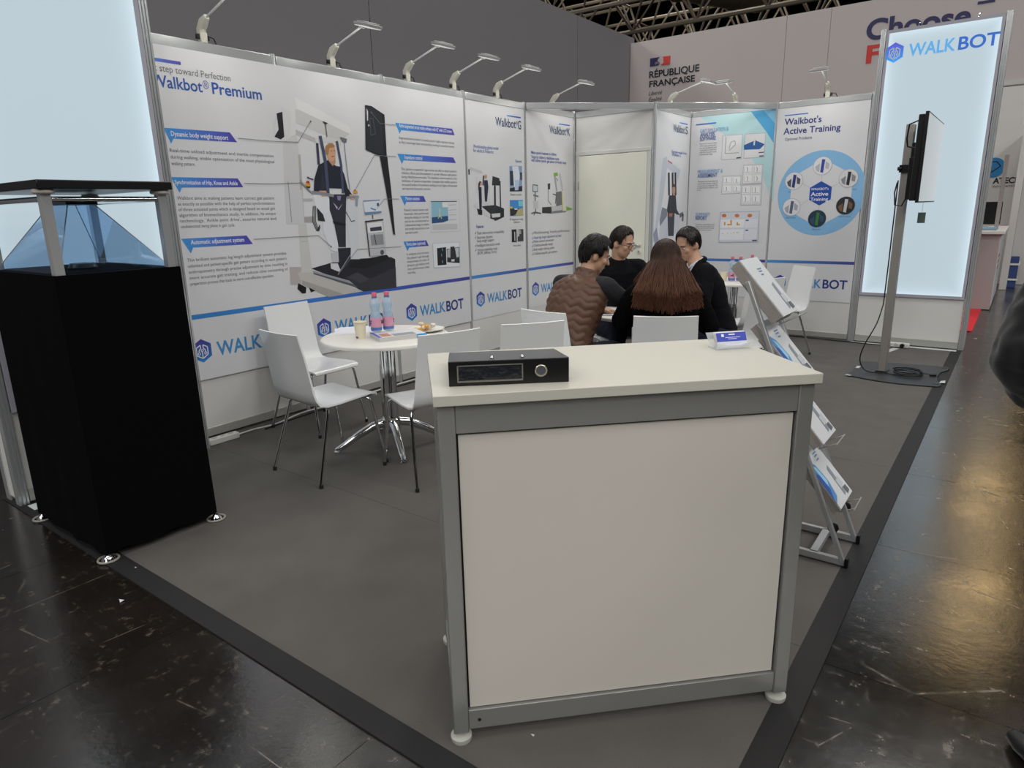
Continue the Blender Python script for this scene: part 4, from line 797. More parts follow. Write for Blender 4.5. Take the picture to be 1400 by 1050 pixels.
# ================================================================== BLACK CABINET WITH GLASS PYRAMID
M_VELVET = mat('black_velvet', '09080a', 0.95, spec=0.08, bump=0.2, bump_scale=8)
hx0, hx1, hy0, hy1, hz = 0.48, 1.245, -1.025, -0.505, 1.272
cab = thing('display_cabinet', 'black velvet covered display cabinet with four silver posts carrying a glass pyramid', 'cabinet', ((hx0+hx1)/2, (hy0+hy1)/2, 0))
def drape():
    b = MB(); n = 0; ring = []
    per = [(hx0, hy0, hx1, hy0, 60), (hx1, hy0, hx1, hy1, 44), (hx1, hy1, hx0, hy1, 60), (hx0, hy1, hx0, hy0, 44)]
    pts = []
    for x0, y0, x1, y1, k in per:
        for i in range(k):
            f = i/k; pts.append((x0+(x1-x0)*f, y0+(y1-y0)*f, math.sin(PI*f)))
    cx, cy = (hx0+hx1)/2, (hy0+hy1)/2; K = len(pts); zs = [0.035+(hz-0.035)*i/22 for i in range(23)]
    vs = []
    for z in zs:
        g = (1-z/hz)
        for j, (x, y, e) in enumerate(pts):
            q = 0.003*g*math.sin(j*0.35+2*math.sin(z*2))*e + 0.006*g*noise.noise(V((x*6, y*6, z*2))) + 0.006*g
            d = V((x-cx, y-cy, 0)).normalized(); vs.append((x+d.x*q, y+d.y*q, z+(0.008*math.sin(j*0.31) if z < 0.04 else 0)))
    fs = [(i*K+j, i*K+(j+1) % K, (i+1)*K+(j+1) % K, (i+1)*K+j) for i in range(22) for j in range(K)]
    fs.append(tuple(22*K+j for j in range(K))); fs.append(tuple(range(K-1, -1, -1)))
    return b.add(vs, fs)
wpart('cloth_cover', drape(), M_VELVET, cab, ang=60)
CORN = [(hx0+0.035, hy0+0.035), (hx1-0.03, hy0+0.03), (hx1-0.03, hy1-0.03), (hx0+0.035, hy1-0.035)]
for x, y in CORN:
    b = MB()
    for a in (-0.013, 0.013): b.box((x+a, y, (hz+1.595)/2), (0.011, 0.036, 1.595-hz)); b.box((x, y+a, (hz+1.595)/2), (0.036, 0.011, 1.595-hz))
    b.box((x, y, (hz+1.595)/2), (0.03, 0.03, 1.595-hz))
    wpart('corner_post', b, M_ALU, cab)
    wpart('post_cap', MB().lathe([(0.034, 0), (0.04, 0.004), (0.04, 0.014), (0.034, 0.018)], 24, (x, y, 1.592)), mat('cap_beige', 'b9b2aa', 0.4), cab)
wpart('top_plate', MB().bx(hx0-0.02, hx1+0.02, hy0-0.005, hy1+0.005, 1.6105, 1.645), M_BLACK, cab, bevel=0.004)
for y in (hy0+0.035, hy1-0.03): wpart('top_rail', MB().cyl((hx0+0.05, y, 1.572), (hx1-0.05, y, 1.572), 0.013, n=12), M_CHROME, cab)
wpart('top_rail', MB().cyl((hx1-0.03, hy0+0.05, 1.572), (hx1-0.03, hy1-0.05, 1.572), 0.011, n=12), M_CHROME, cab)
# feet under the corners
for x, y, lab in ((hx1-0.02, hy0+0.01, 1), (hx1-0.005, hy1-0.0, 1), (hx0, hy0+0.01, 1), (hx0+0.02, hy1-0.02, 1)):
    ft = wpart('foot', MB().lathe([(0.03, 0.004), (0.024, 0.012), (0.01, 0.03), (0.01, 0.05)], 20, (x, y, 0)), M_CHROME, cab)
    b = MB().tube([(x+0.042*math.cos(2*PI*i/24), y+0.042*math.sin(2*PI*i/24), 0.006) for i in range(24)], 0.005, 6, closed=True)
    wpart('foot_ring', b, mat('ring_grey', '9a968f', 0.4), ft)
# glass pyramid
def glass_mat():
    m = bpy.data.materials.new('tinted_glass'); m.use_nodes = True; nt = m.node_tree; nt.nodes.clear()
    o = nt.nodes.new('ShaderNodeOutputMaterial'); mx = nt.nodes.new('ShaderNodeMixShader'); tr = nt.nodes.new('ShaderNodeBsdfTransparent'); gl = nt.nodes.new('ShaderNodeBsdfGlossy'); fr = nt.nodes.new('ShaderNodeLayerWeight')
    tr.inputs[0].default_value = (0.83, 0.905, 0.975, 1); gl.inputs['Roughness'].default_value = 0.02; gl.inputs[0].default_value = (0.7, 0.82, 1, 1); fr.inputs[0].default_value = 0.35
    ad = nt.nodes.new('ShaderNodeMath'); ad.operation = 'MULTIPLY_ADD'; ad.inputs[1].default_value = 0.30; ad.inputs[2].default_value = 0.03
    nt.links.new(fr.outputs['Facing'], ad.inputs[0]); nt.links.new(ad.outputs[0], mx.inputs[0]); nt.links.new(tr.outputs[0], mx.inputs[1]); nt.links.new(gl.outputs[0], mx.inputs[2]); nt.links.new(mx.outputs[0], o.inputs[0])
    return m
M_TINT = glass_mat()
pc = V(((hx0+hx1)/2, (hy0+hy1)/2, 0)); bh, bw = 0.35, 0.228; th, tw = 0.10, 0.055
pyr = thing('glass_pyramid', 'clear bluish glass pyramid standing on the black velvet cabinet', 'pyramid', (pc.x, pc.y, hz))
bz, tz = hz+0.004, 1.555
B = [pc+V((sx*bh, sy*bw, bz)) for sx, sy in ((-1, -1), (1, -1), (1, 1), (-1, 1))]; T = [pc+V((sx*th, sy*tw, tz)) for sx, sy in ((-1, -1), (1, -1), (1, 1), (-1, 1))]
for i in range(4):
    j = (i+1) % 4; nn = (B[j]-B[i]).cross(T[i]-B[i]).normalized()
    wpart('glass_pane', MB().prism([B[i], B[j], T[j], T[i]], -nn*0.004), M_TINT, pyr)
    wpart('edge_strip', MB().cyl(B[i], T[i], 0.002, n=5), M_ALUD, pyr)
wpart('top_block', MB().bx(pc.x-th-0.01, pc.x+th+0.01, pc.y-tw-0.01, pc.y+tw+0.01, tz, tz+0.035), M_BLACK, pyr)
wpart('inner_stand', MB().cyl((pc.x, pc.y, bz), (pc.x, pc.y, bz+0.02), 0.06, 0.05, 20), M_BLACK, pyr)

# ================================================================== FRONT COUNTER
U45 = PI/4
ct = thing('reception_counter', 'white reception counter with grey metal frame in the foreground', 'counter', (3.224, -0.93, 0), U45)
W_, D_, CT = 1.022, 0.505, 1.018
for x, y in ((0.022, 0.022), (W_-0.022, 0.022), (0.022, D_-0.022), (W_-0.022, D_-0.022)):
    part('upright', MB().box((x, y, (0.035+CT)/2), (0.044, 0.044, CT-0.035)), M_CFR, ct, bevel=0.003)
    f_ = part('foot', MB().lathe([(0.029, 0.0), (0.031, 0.006), (0.031, 0.016), (0.024, 0.02), (0.012, 0.022), (0.012, 0.036)], 24, (x, y, 0)), mat('foot_grey', 'b5b5ad', 0.45), ct)
def rail(z0, z1, nm, m_=M_CFR):
    for y in (0.018, D_-0.018): part(nm, MB().bx(0.0445, W_-0.0445, y-0.016, y+0.016, z0, z1), m_, ct, bevel=0.002)
    for x in (0.018, W_-0.018): part(nm, MB().bx(x-0.016, x+0.016, 0.0445, D_-0.0445, z0, z1), m_, ct, bevel=0.002)
rail(0.045, 0.108, 'bottom_rail'); rail(CT-0.078, CT, 'top_rail')
part('front_panel', MB().bx(0.050, W_-0.050, 0.012, 0.022, 0.112, CT-0.084), M_CPANEL, ct)
part('panel_gasket', MB().bx(0.0445, W_-0.0445, 0.018, 0.024, 0.108, CT-0.078), M_RUBBER, ct)
for x in (0.018, W_-0.018): part('side_panel', MB().bx(x-0.004, x+0.004, 0.05, D_-0.05, 0.11, CT-0.08), M_CPANEL, ct)
part('shelf', MB().bx(0.045, W_-0.045, 0.04, D_-0.04, 0.5, 0.52), M_CPANEL, ct)
part('bolt', MB().cyl((0.075, 0.003, 0.075), (0.075, 0.0, 0.075), 0.005, n=10), M_RUBBER, ct)
part('countertop', MB().bx(-0.01, W_+0.012, -0.014, D_+0.012, CT+0.0005, 1.047), M_CTOP, ct, bevel=0.002)
CZ = 1.047
# ---- lever arch file
fo = onz(614, 529, CZ); fe = onz(778, 522, CZ); fd = (fe-fo); flen = fd.length; frz = math.atan2(fd.y, fd.x)
bn = thing('lever_arch_file', 'black lever arch file lying on the white counter', 'binder', fo, frz)
sh = 0.066
b = MB(); b.add([(0, 0, 0), (flen, 0, 0), (flen, 0, sh), (0, 0, sh), (0, 0.004, 0), (flen, 0.004, 0), (flen, 0.004, sh), (0, 0.004, sh)], [(0, 1, 2, 3), (5, 4, 7, 6), (1, 5, 6, 2), (4, 0, 3, 7), (3, 2, 6, 7), (0, 4, 5, 1)])
part('spine', b, M_BLACK, bn, bevel=0.0015)
part('back_cover', MB().bx(0, flen, 0.0042, 0.275, 0, 0.003), M_BLACK, bn)
cov = MB().prism([(0, 0.0042, sh-0.003), (0, 0.0042, sh), (0, 0.275, 0.034), (0, 0.275, 0.031)], (flen, 0, 0)); part('front_cover', cov, mat('file_cover_grey', '3a3c40', 0.28), bn)
part('paper_block', MB().bx(0.01, flen-0.01, 0.05, 0.262, 0.004, 0.028), mat('paper', 'dcdcd6', 0.7), bn)
fr_ = flen*0.765; hr = MB().tube([(fr_+0.0145*math.cos(2*PI*i/28), -0.0015, 0.034+0.0145*math.sin(2*PI*i/28)) for i in range(28)], 0.0022, 8, closed=True); rg = part('finger_ring', hr, mat('ring_brass', 'cfc8b8', 0.25, 0.7), bn)
part('ring_hole', MB().lathe([(0.0125, 0), (0.0125, 0.0006)], 24, (fr_, -0.0002, 0.034), Matrix.Rotation(PI/2, 3, 'X')), mat('hole_shine', '7d828a', 0.15, 0.6), rg)
part('label_pocket', MB().bx(0.022, flen*0.615, -0.0014, -0.0002, 0.012, 0.055), mat('pocket_plastic', '22242a', 0.12, bump=0.5, bump_scale=40), bn)
b = MB()
for x0, x1, z0, z1 in ((0.022, flen*0.615, 0.010, 0.0145), (0.022, flen*0.615, 0.053, 0.0555), (0.022, 0.0255, 0.012, 0.055), (flen*0.605, flen*0.615, 0.012, 0.055)): b.bx(x0, x1, -0.0022, -0.0012, z0, z1)
part('pocket_rim', b, mat('pocket_edge', '77746c', 0.35), bn)
for x in (0.365*flen, 0.62*flen): part('rivet', MB().ell((x, 0.03, sh+0.0), (0.0055, 0.0055, 0.006)), M_CHROME, bn)
# ---- business card holder
ho = onz(982, 479, CZ); he = onz(1024, 476, CZ); hl = (he-ho).length; hrz = math.atan2((he-ho).y, (he-ho).x)
ch_ = thing('card_holder', 'clear plastic holder of blue and white business cards on the counter', 'card holder', ho, hrz)
M_CLEAR = mat('clear_acrylic', 'e8ecee', 0.06, alpha=0.35)
part('tray', MB().bx(-0.006, hl+0.006, 0, 0.055, 0, 0.004), M_CLEAR, ch_)
part('front_lip', MB().prism([(-0.006, 0, 0), (hl+0.006, 0, 0), (hl+0.010, -0.012, 0.028), (hl*0.7, -0.006, 0.014), (hl*0.3, -0.006, 0.014), (-0.012, -0.012, 0.028)], (0, 0.003, 0.001)), M_CLEAR, ch_)
part('back_wall', MB().prism([(-0.006, 0.03, 0), (hl+0.006, 0.03, 0), (hl+0.012, 0.062, 0.046), (-0.012, 0.062, 0.046)], (0, 0.003, 0)), M_CLEAR, ch_)
for k in range(7):
    y = 0.003+0.003*k; q = MB().prism([(0.002, y, 0.004), (hl-0.002, y, 0.004), (hl-0.002, y+0.022, 0.05), (0.002, y+0.022, 0.05)], (0, 0.0012, 0))
    c_ = part('card', q, mat('card_white', 'dedee0', 0.5) if k else mat('card_face', 'd4d7e2', 0.4), ch_)
    if k == 0:
        q = MB().prism([(0.002, y+0.0095-0.0005, 0.024), (hl-0.002, y+0.0095-0.0005, 0.024), (hl-0.002, y+0.022-0.0005, 0.05), (0.002, y+0.022-0.0005, 0.05)], (0, 0.0003, 0)); part('card_band', q, mat('card_blue', '3346b4', 0.4), c_)
        for x0, x1, f0, f1 in ((0.18, 0.26, 0.55, 0.85), (0.42, 0.62, 0.72, 0.84), (0.30, 0.78, 0.42, 0.47), (0.38, 0.66, 0.25, 0.30)):
            za, zb = 0.024+0.026*f0, 0.024+0.026*f1; ya, yb_ = y+0.0089+0.0125*f0, y+0.0089+0.0125*f1
            part('card_print', MB().prism([(hl*x0, ya, za), (hl*x1, ya, za), (hl*x1, yb_, zb), (hl*x0, yb_, zb)], (0, -0.0004, 0.0)), M_TXTW, c_)

# ================================================================== CHAIRS
def make_chair():
    t = thing('shell_chair', 'x', 'chair', (0, 0, 0), 0, 'white shell chairs of the stand')
    prof = [(0.225, 0.428), (0.215, 0.446), (0.17, 0.456), (0.06, 0.452), (-0.06, 0.447), (-0.14, 0.447), (-0.185, 0.458), (-0.212, 0.485), (-0.226, 0.53), (-0.238, 0.62), (-0.258, 0.74), (-0.285, 0.868)]
    hw = [0.185, 0.192, 0.198, 0.205, 0.208, 0.206, 0.203, 0.200, 0.198, 0.194, 0.190, 0.186]
    nx = 12; th = 0.0105; vs = []; fs = []
    K = len(prof)
    for side in (0, 1):
        for i, (y, z) in enumerate(prof):
            a = prof[max(0, i-1)]; c = prof[min(K-1, i+1)]; ty, tz = c[0]-a[0], c[1]-a[1]; L = math.hypot(ty, tz); ny, nz = tz/L, -ty/L   # normal
            if ny < 0 and nz < 0: ny, nz = -ny, -nz
            bow = 0.012 if i > 6 else 0.004
            for j in range(nx+1):
                f = 2*j/nx-1; q = bow*(f*f)
                o_ = (th if side else 0)
                vs.append((f*hw[i], y-ny*o_+q*ny*(1 if i > 5 else 0), z-nz*o_+(q if i <= 5 else q*nz)))
    R_ = nx+1; S_ = K*R_
    for i in range(K-1):
        for j in range(nx):
            a = i*R_+j; fs.append((a, a+1, a+R_+1, a+R_)); fs.append((S_+a, S_+a+R_, S_+a+R_+1, S_+a+1))
    for j in range(nx): fs += [(j, S_+j, S_+j+1, j+1), ((K-1)*R_+j, (K-1)*R_+j+1, S_+(K-1)*R_+j+1, S_+(K-1)*R_+j)]
    for i in range(K-1): fs += [(i*R_, (i+1)*R_, S_+(i+1)*R_, S_+i*R_), (i*R_+nx, S_+i*R_+nx, S_+(i+1)*R_+nx, (i+1)*R_+nx)]
    sh_ = part('seat_shell', MB().add(vs, fs), M_SHELL, t, ang=50)
    for sx in (-1, 1):
        for fy, tx, ty, ly in ((1, 0.215, 0.235, 0.15), (-1, 0.235, -0.255, -0.12)):
            lg = part('leg', MB().tube([(sx*0.10, ly*0.8, 0.431), (sx*0.165, ly, 0.430), (sx*0.185, ly*1.1, 0.418), (sx*0.19, ly*1.14, 0.39), (sx*tx, ty, 0.016)], 0.0095, 10), M_CHROME, t)
            part('leg_glide', MB().cyl((sx*tx, ty, 0.0), (sx*tx, ty, 0.022), 0.0115, n=10), M_RUBBER, lg)
    part('under_frame', MB().tube([(-0.1, 0.12, 0.431), (-0.1, -0.096, 0.431)], 0.009, 8).tube([(0.1, 0.12, 0.431), (0.1, -0.096, 0.431)], 0.009, 8).box((0, 0.0, 0.433), (0.22, 0.04, 0.012)), M_CHROME, t)
    return t
chair0 = make_chair(); cf = [True]
def chair(x, y, face, label):
    """face: direction the sitter looks to"""
    rz = math.atan2(face[1], face[0])-PI/2
    if cf[0]: cf[0] = False; chair0.location = (x, y, 0); chair0.rotation_euler = (0, 0, rz); chair0['label'] = label; return chair0
    return dup(chair0, (x, y, 0), rz, label)
chair(1.15, 0.315, (0.05, 1), 'white shell chair of the near table, standing closest to the black cabinet')
chair(0.41, 0.81, (1, 0.03), 'white shell chair of the near table, standing against the poster wall')
chair(1.70, 0.62, (-0.92, 0.33), 'white shell chair of the near table with its back to the counter')
chair(1.96, 1.16, (-0.79, 0.61), 'empty white shell chair standing behind the black file')
chair(2.01, 1.66, (0.12, 0.99), 'white shell chair under the person in the brown vest')
chair(2.60, 1.80, (-0.475, 0.88), 'white shell chair under the long haired person')
chair(1.61, 2.95, (0.8, -0.6), 'white shell chair under the man with glasses')
chair(2.62, 2.98, (-0.65, -0.6), 'white shell chair under the man with the lanyard')
chair(2.42, 5.02, (-0.66, -0.72), 'cream lit shell chair of the far table, in front of the round diagram poster')
chair(2.40, 4.06, (-0.80, 0.60), 'shell chair of the far table, half hidden behind the leaflet rack')
chair(1.52, 5.22, (0.7, -0.7), 'shell chair at the back of the far table in the alcove')

# ================================================================== TABLES
def make_table():
    t = thing('round_table', 'x', 'table', (0, 0, 0), 0, 'round white bistro tables')
    part('table_top', MB().lathe([(0.385, 0.712), (0.398, 0.716), (0.40, 0.724), (0.40, 0.733), (0.396, 0.738), (0.38, 0.74)], 56), M_TABLE, t, ang=50)
    for k in range(4):
        a = PI/4+k*PI/2; part('column_tube', MB().cyl((0.034*math.cos(a), 0.034*math.sin(a), 0.13), (0.034*math.cos(a), 0.034*math.sin(a), 0.711), 0.0245, n=16), M_CHROME, t)
    part('hub', MB().lathe([(0.055, 0.10), (0.062, 0.12), (0.062, 0.19), (0.05, 0.20)], 20), M_CHROME, t)
    part('top_flange', MB().lathe([(0.1, 0.700), (0.1, 0.711)], 24), M_ALUD, t)
    for k in range(4):
        a = k*PI/2; c, s = math.cos(a), math.sin(a); pts = [(0.04, 0.165), (0.12, 0.15), (0.22, 0.10), (0.31, 0.045), (0.365, 0.018)]
        b = MB().tube([(r_*c, r_*s, z) for r_, z in pts], [0.03, 0.028, 0.025, 0.022, 0.016], 12); f_ = part('star_foot', b, M_CHROME, t)
        part('glide', MB().cyl((0.355*c, 0.355*s, 0.0), (0.355*c, 0.355*s, 0.012), 0.024, n=14), M_CHROME, f_)
    return t
table0 = make_table(); T1 = (1.185, 0.775); table0.location = (*T1, 0); table0.rotation_euler = (0, 0, math.radians(-33)); table0['label'] = 'round white table with bottles and a paper cup near the robot poster'
T2 = (2.13, 2.44); dup(table0, (*T2, 0), 0.3, 'round white table with four people seated around it')
T3 = (2.02, 4.82); dup(table0, (*T3, 0), 0.7, 'round white table with three bottles in front of the alcove')

# ================================================================== SCREEN ON POLE
sx_, sy_ = 3.487, 4.60
st = thing('screen_stand', 'grey aluminium pole stand with flat black base plate beside the aisle', 'stand', (sx_, sy_, 0))
bp_ = [(3.262, 4.285)]
for i in range(9): f = i/8; bp_.append((3.30+0.60*f, 4.262-0.055*math.sin(PI*f)*1.0-0.04*f))
bp_ += [(3.955, 4.235), (3.972, 4.29), (3.965, 4.36), (3.93, 4.44), (3.915, 4.62), (3.925, 4.80), (3.965, 4.90), (3.975, 4.99), (3.95, 5.04), (3.88, 5.055), (3.31, 4.95), (3.27, 4.92)]
wpart('base_plate', MB().prism([(x, y, 0.0013) for x, y in bp_], (0, 0, 0.011)), mat('base_black', '2a2b2d', 0.45, noise_amt=0.05), st, bevel=0.003)
for x, y in ((3.93, 4.30), (3.935, 4.985)): wpart('base_slot', MB().bx(x-0.022, x+0.022, y-0.009, y+0.009, 0.0122, 0.0135), M_BLACKM, st, bevel=0.003)
b = MB()
for d in (-0.028, 0.028): b.bx(sx_-0.028, sx_+0.034, sy_+d-0.0255, sy_+d+0.0255, 0.013, 2.10)
b.bx(sx_-0.018, sx_+0.024, sy_-0.006, sy_+0.006, 0.013, 2.095)
wpart('pole', b, mat('pole_silver', '9f9c97', 0.42, 0.45), st, bevel=0.004)
wpart('pole_shoe', MB().bx(sx_-0.045, sx_+0.05, sy_-0.07, sy_+0.07, 0.0125, 0.022), M_BLACK, st)
wpart('bracket', MB().bx(sx_+0.034, sx_+0.12, sy_-0.09, sy_+0.09, 1.66, 1.95), M_BLACK, st, bevel=0.005)
wpart('bracket_arm', MB().bx(sx_-0.04, sx_+0.1, sy_-0.075, sy_-0.056, 1.72, 1.78), M_BLACK, st)
wpart('bracket_knob', MB().cyl((sx_-0.05, sy_-0.08, 1.75), (sx_-0.02, sy_-0.08, 1.75), 0.016, n=12), M_BLACK, st)
wpart('media_box', MB().bx(sx_+0.036, sx_+0.10, sy_-0.16, sy_-0.09, 1.5, 1.83), M_BLACK, st, bevel=0.004)
tvx = 3.635
tv = thing('flat_screen', 'thin pale flat screen seen almost edge on, mounted on the pole', 'screen', (tvx, sy_, 1.48))
wpart('back_shell', MB().bx(tvx-0.035, tvx+0.010, sy_-0.54, sy_+0.54, 1.49, 2.12), M_BLACK, tv, bevel=0.006)
wpart('bezel', MB().bx(tvx+0.0105, tvx+0.034, sy_-0.565, sy_+0.565, 1.475, 2.135), M_BLACK, tv, bevel=0.002)
wpart('display', MB().bx(tvx+0.0345, tvx+0.0355, sy_-0.555, sy_+0.555, 1.485, 2.125), mat('display_white', 'b4b9bb', 0.3, emit=0.55), tv)  # even glow stands in for the bright aisle mirrored in the screen
wpart('rear_loop', MB().tube([(tvx-0.034, sy_-0.5, 2.08), (tvx-0.10, sy_-0.46, 2.06), (tvx-0.11, sy_-0.44, 1.96), (tvx-0.10, sy_-0.43, 1.90), (tvx-0.034, sy_-0.45, 1.88)], 0.006, 8), M_BLACK, tv)
tg = thing('hang_tag', 'small dark green card hanging on a thread below the screen', 'tag', (tvx+0.02, sy_-0.1, 1.32))
wpart('thread', MB().cyl((tvx+0.02, sy_-0.1, 1.385), (tvx+0.02, sy_-0.1, 1.476), 0.0012, n=5), M_ALUD, tg)
wpart('card', MB().bx(tvx-0.008, tvx+0.048, sy_-0.101, sy_-0.099, 1.31, 1.395), mat('card_green', '4d5a54', 0.5), tg)
# its cable, down the pole and coiled on the base
cpts = [(sx_+0.06, sy_-0.14, 1.52), (sx_-0.05, sy_-0.15, 1.40), (sx_-0.06, sy_-0.12, 1.55), (sx_-0.045, sy_-0.05, 1.6)]
cb = thing('power_cable', 'black cable hanging from the screen and coiled on the base plate', 'cable', (sx_, sy_, 0))
wpart('upper_loop', MB().tube([(sx_+0.06, sy_-0.13, 1.56), (sx_+0.02, sy_-0.17, 1.45), (sx_-0.03, sy_-0.16, 1.46), (sx_-0.05, sy_-0.10, 1.56), (sx_-0.045, sy_-0.05, 1.64)], 0.006, 8), M_BLACK, cb)
pts = []
P_ = [(1229, 402, 0.62), (1216, 430, None), (1190, 462, None), (1183, 485, None), (1190, 505, None), (1205, 512, None)]
ln = [V((sx_-0.045, sy_-0.03, 0.62)), V((sx_-0.07, sy_-0.10, 0.45)), V((sx_-0.14, sy_-0.16, 0.26)), V((sx_-0.16, sy_-0.17, 0.12)), V((sx_-0.10, sy_-0.16, 0.03)), V((sx_+0.03, sy_-0.14, 0.022))]
def catmull(p, k=6, closed=False):
    out = []; n = len(p)
    for i in range(n if closed else n-1):
        g = lambda j: p[j % n] if closed else p[max(0, min(n-1, j))]
        a, b, c, d = g(i-1), g(i), g(i+1), g(i+2)
        for s in range(k):
            t_ = s/k; out.append(0.5*((2*b)+(c-a)*t_+(2*a-5*b+4*c-d)*t_*t_+(3*b-a-3*c+d)*t_**3))
    if not closed: out.append(p[-1])
    return out
for k in range(34):
    a = -2.2+k*0.55; ln.append(V((sx_+0.21+0.115*math.cos(a)*(1-0.004*k), sy_-0.06+0.105*math.sin(a)*(1-0.004*k), 0.021+0.0012*k)))
ln += [V((sx_+0.36, sy_-0.02, 0.03)), V((sx_+0.385, sy_-0.01, 0.022))]
wpart('lead', MB().tube([(sx_-0.045, sy_-0.012, 1.66), (sx_-0.045, sy_-0.012, 1.0)]+catmull(ln, 4), 0.0052, 8), M_BLACK, cb)
wpart('plug', MB().cyl((sx_+0.37, sy_-0.015, 0.024), (sx_+0.42, sy_+0.0, 0.024), 0.011, n=10), M_BLACK, cb)
# tape and socket near the light box
pw = thing('socket_strip', 'white socket strip on the floor under the right light box', 'socket', (3.43, 5.88, 0))
wpart('body', MB().bx(3.33, 3.55, 5.84, 5.895, 0.004, 0.05), mat('plastic_white', 'd8d8d4', 0.4), pw, bevel=0.006)
for x in (3.37, 3.43): wpart('outlet', MB().cyl((x, 5.843, 0.03), (x, 5.838, 0.03), 0.018, n=16), mat('outlet_grey', 'b8b8b4', 0.5), pw)
wpart('plug', MB().cyl((3.49, 5.842, 0.03), (3.49, 5.80, 0.03), 0.02, n=16), M_BLACK, pw)
M_TAPEC = mat('clear_tape', 'c9ccca', 0.25)
for pts_, lab in (([(3.34, 5.5), (3.40, 5.5), (3.47, 5.8), (3.41, 5.8)], 'wide strip of clear tape running from the socket strip'), ([(3.245, 4.27), (3.285, 4.25), (3.30, 4.275), (3.26, 4.30)], 'scrap of tape on the near left corner of the base plate'), ([(3.27, 4.60), (3.30, 4.60), (3.30, 4.70), (3.27, 4.69)], 'scrap of tape on the left edge of the base plate'), ([(3.95, 4.36), (3.99, 4.38), (3.985, 4.47), (3.955, 4.44)], 'scrap of tape on the aisle edge of the base plate')):
    zt = 0.0008 if 'socket' in lab else 0.0128
    o = link('tape_piece', MB().prism([(x, y, zt) for x, y in pts_], (0, 0, 0.0008)).mesh('tape_piece'), M_TAPEC); tag(o, lab, 'tape', 'pieces of clear tape')

# ================================================================== LEAFLET RACK
M_RACK = mat('rack_silver', 'b2b4b4', 0.4, 0.5)
rk = thing('leaflet_rack', 'folding silver leaflet rack leaning behind the counter', 'rack', (3.92, 0.88, 0))
ry0, ry1 = 0.756, 1.008
pb, pt_ = V((3.918, 0, 0.02)), V((3.444, 0, 1.177))
for y in (ry0, ry1):
    wpart('pole', MB().bar(V((pb.x, y, pb.z)), V((pt_.x, y, pt_.z)), 0.017, 0.026, (0, 1, 0)), M_RACK, rk, bevel=0.002)
    wpart('base_rail', MB().bar((3.925, y, 0.022), (3.48, y, 0.022), 0.02, 0.03), M_RACK, rk, bevel=0.002)
    wpart('end_cap', MB().box((3.932, y, 0.022), (0.014, 0.025, 0.042)), M_BLACK, rk)
    wpart('back_brace', MB().bar((3.50, y, 0.03), (3.72, y, 0.50), 0.014, 0.018, (0, 1, 0)), M_RACK, rk)
    kb = pb+(pt_-pb)*0.115; wpart('clamp_knob', MB().lathe([(0.008, 0), (0.022, 0.006), (0.022, 0.018), (0.012, 0.022)], 8, (kb.x, y+0.012, kb.z), Matrix.Rotation(-PI/2, 3, 'X')), M_BLACK, rk)
wpart('cross_rail', MB().bar((3.80, ry0, 0.024), (3.80, ry1, 0.024), 0.03, 0.026), M_RACK, rk)
wpart('cross_rail', MB().bar((3.60, ry0, 0.79), (3.60, ry1, 0.79), 0.02, 0.02), M_RACK, rk)
SHV = [((3.892, 0.248), 0.036, 1), ((3.800, 0.520), 0.048, 0), ((3.690, 0.775), 0.036, 1), ((3.600, 1.040), 0.052, 0)]
sl = V((-0.66, 0, 0.75)).normalized(); nrm_ = V((0.75, 0, 0.66)); yc = (ry0+ry1)/2
rlab = ['leaflet stack with blue cover on the lowest shelf of the rack', 'leaflet stack on the second lowest shelf, showing beside the counter edge', 'leaflet stack with blue cover on the second highest shelf', 'thick leaflet stack on the top shelf of the rack']
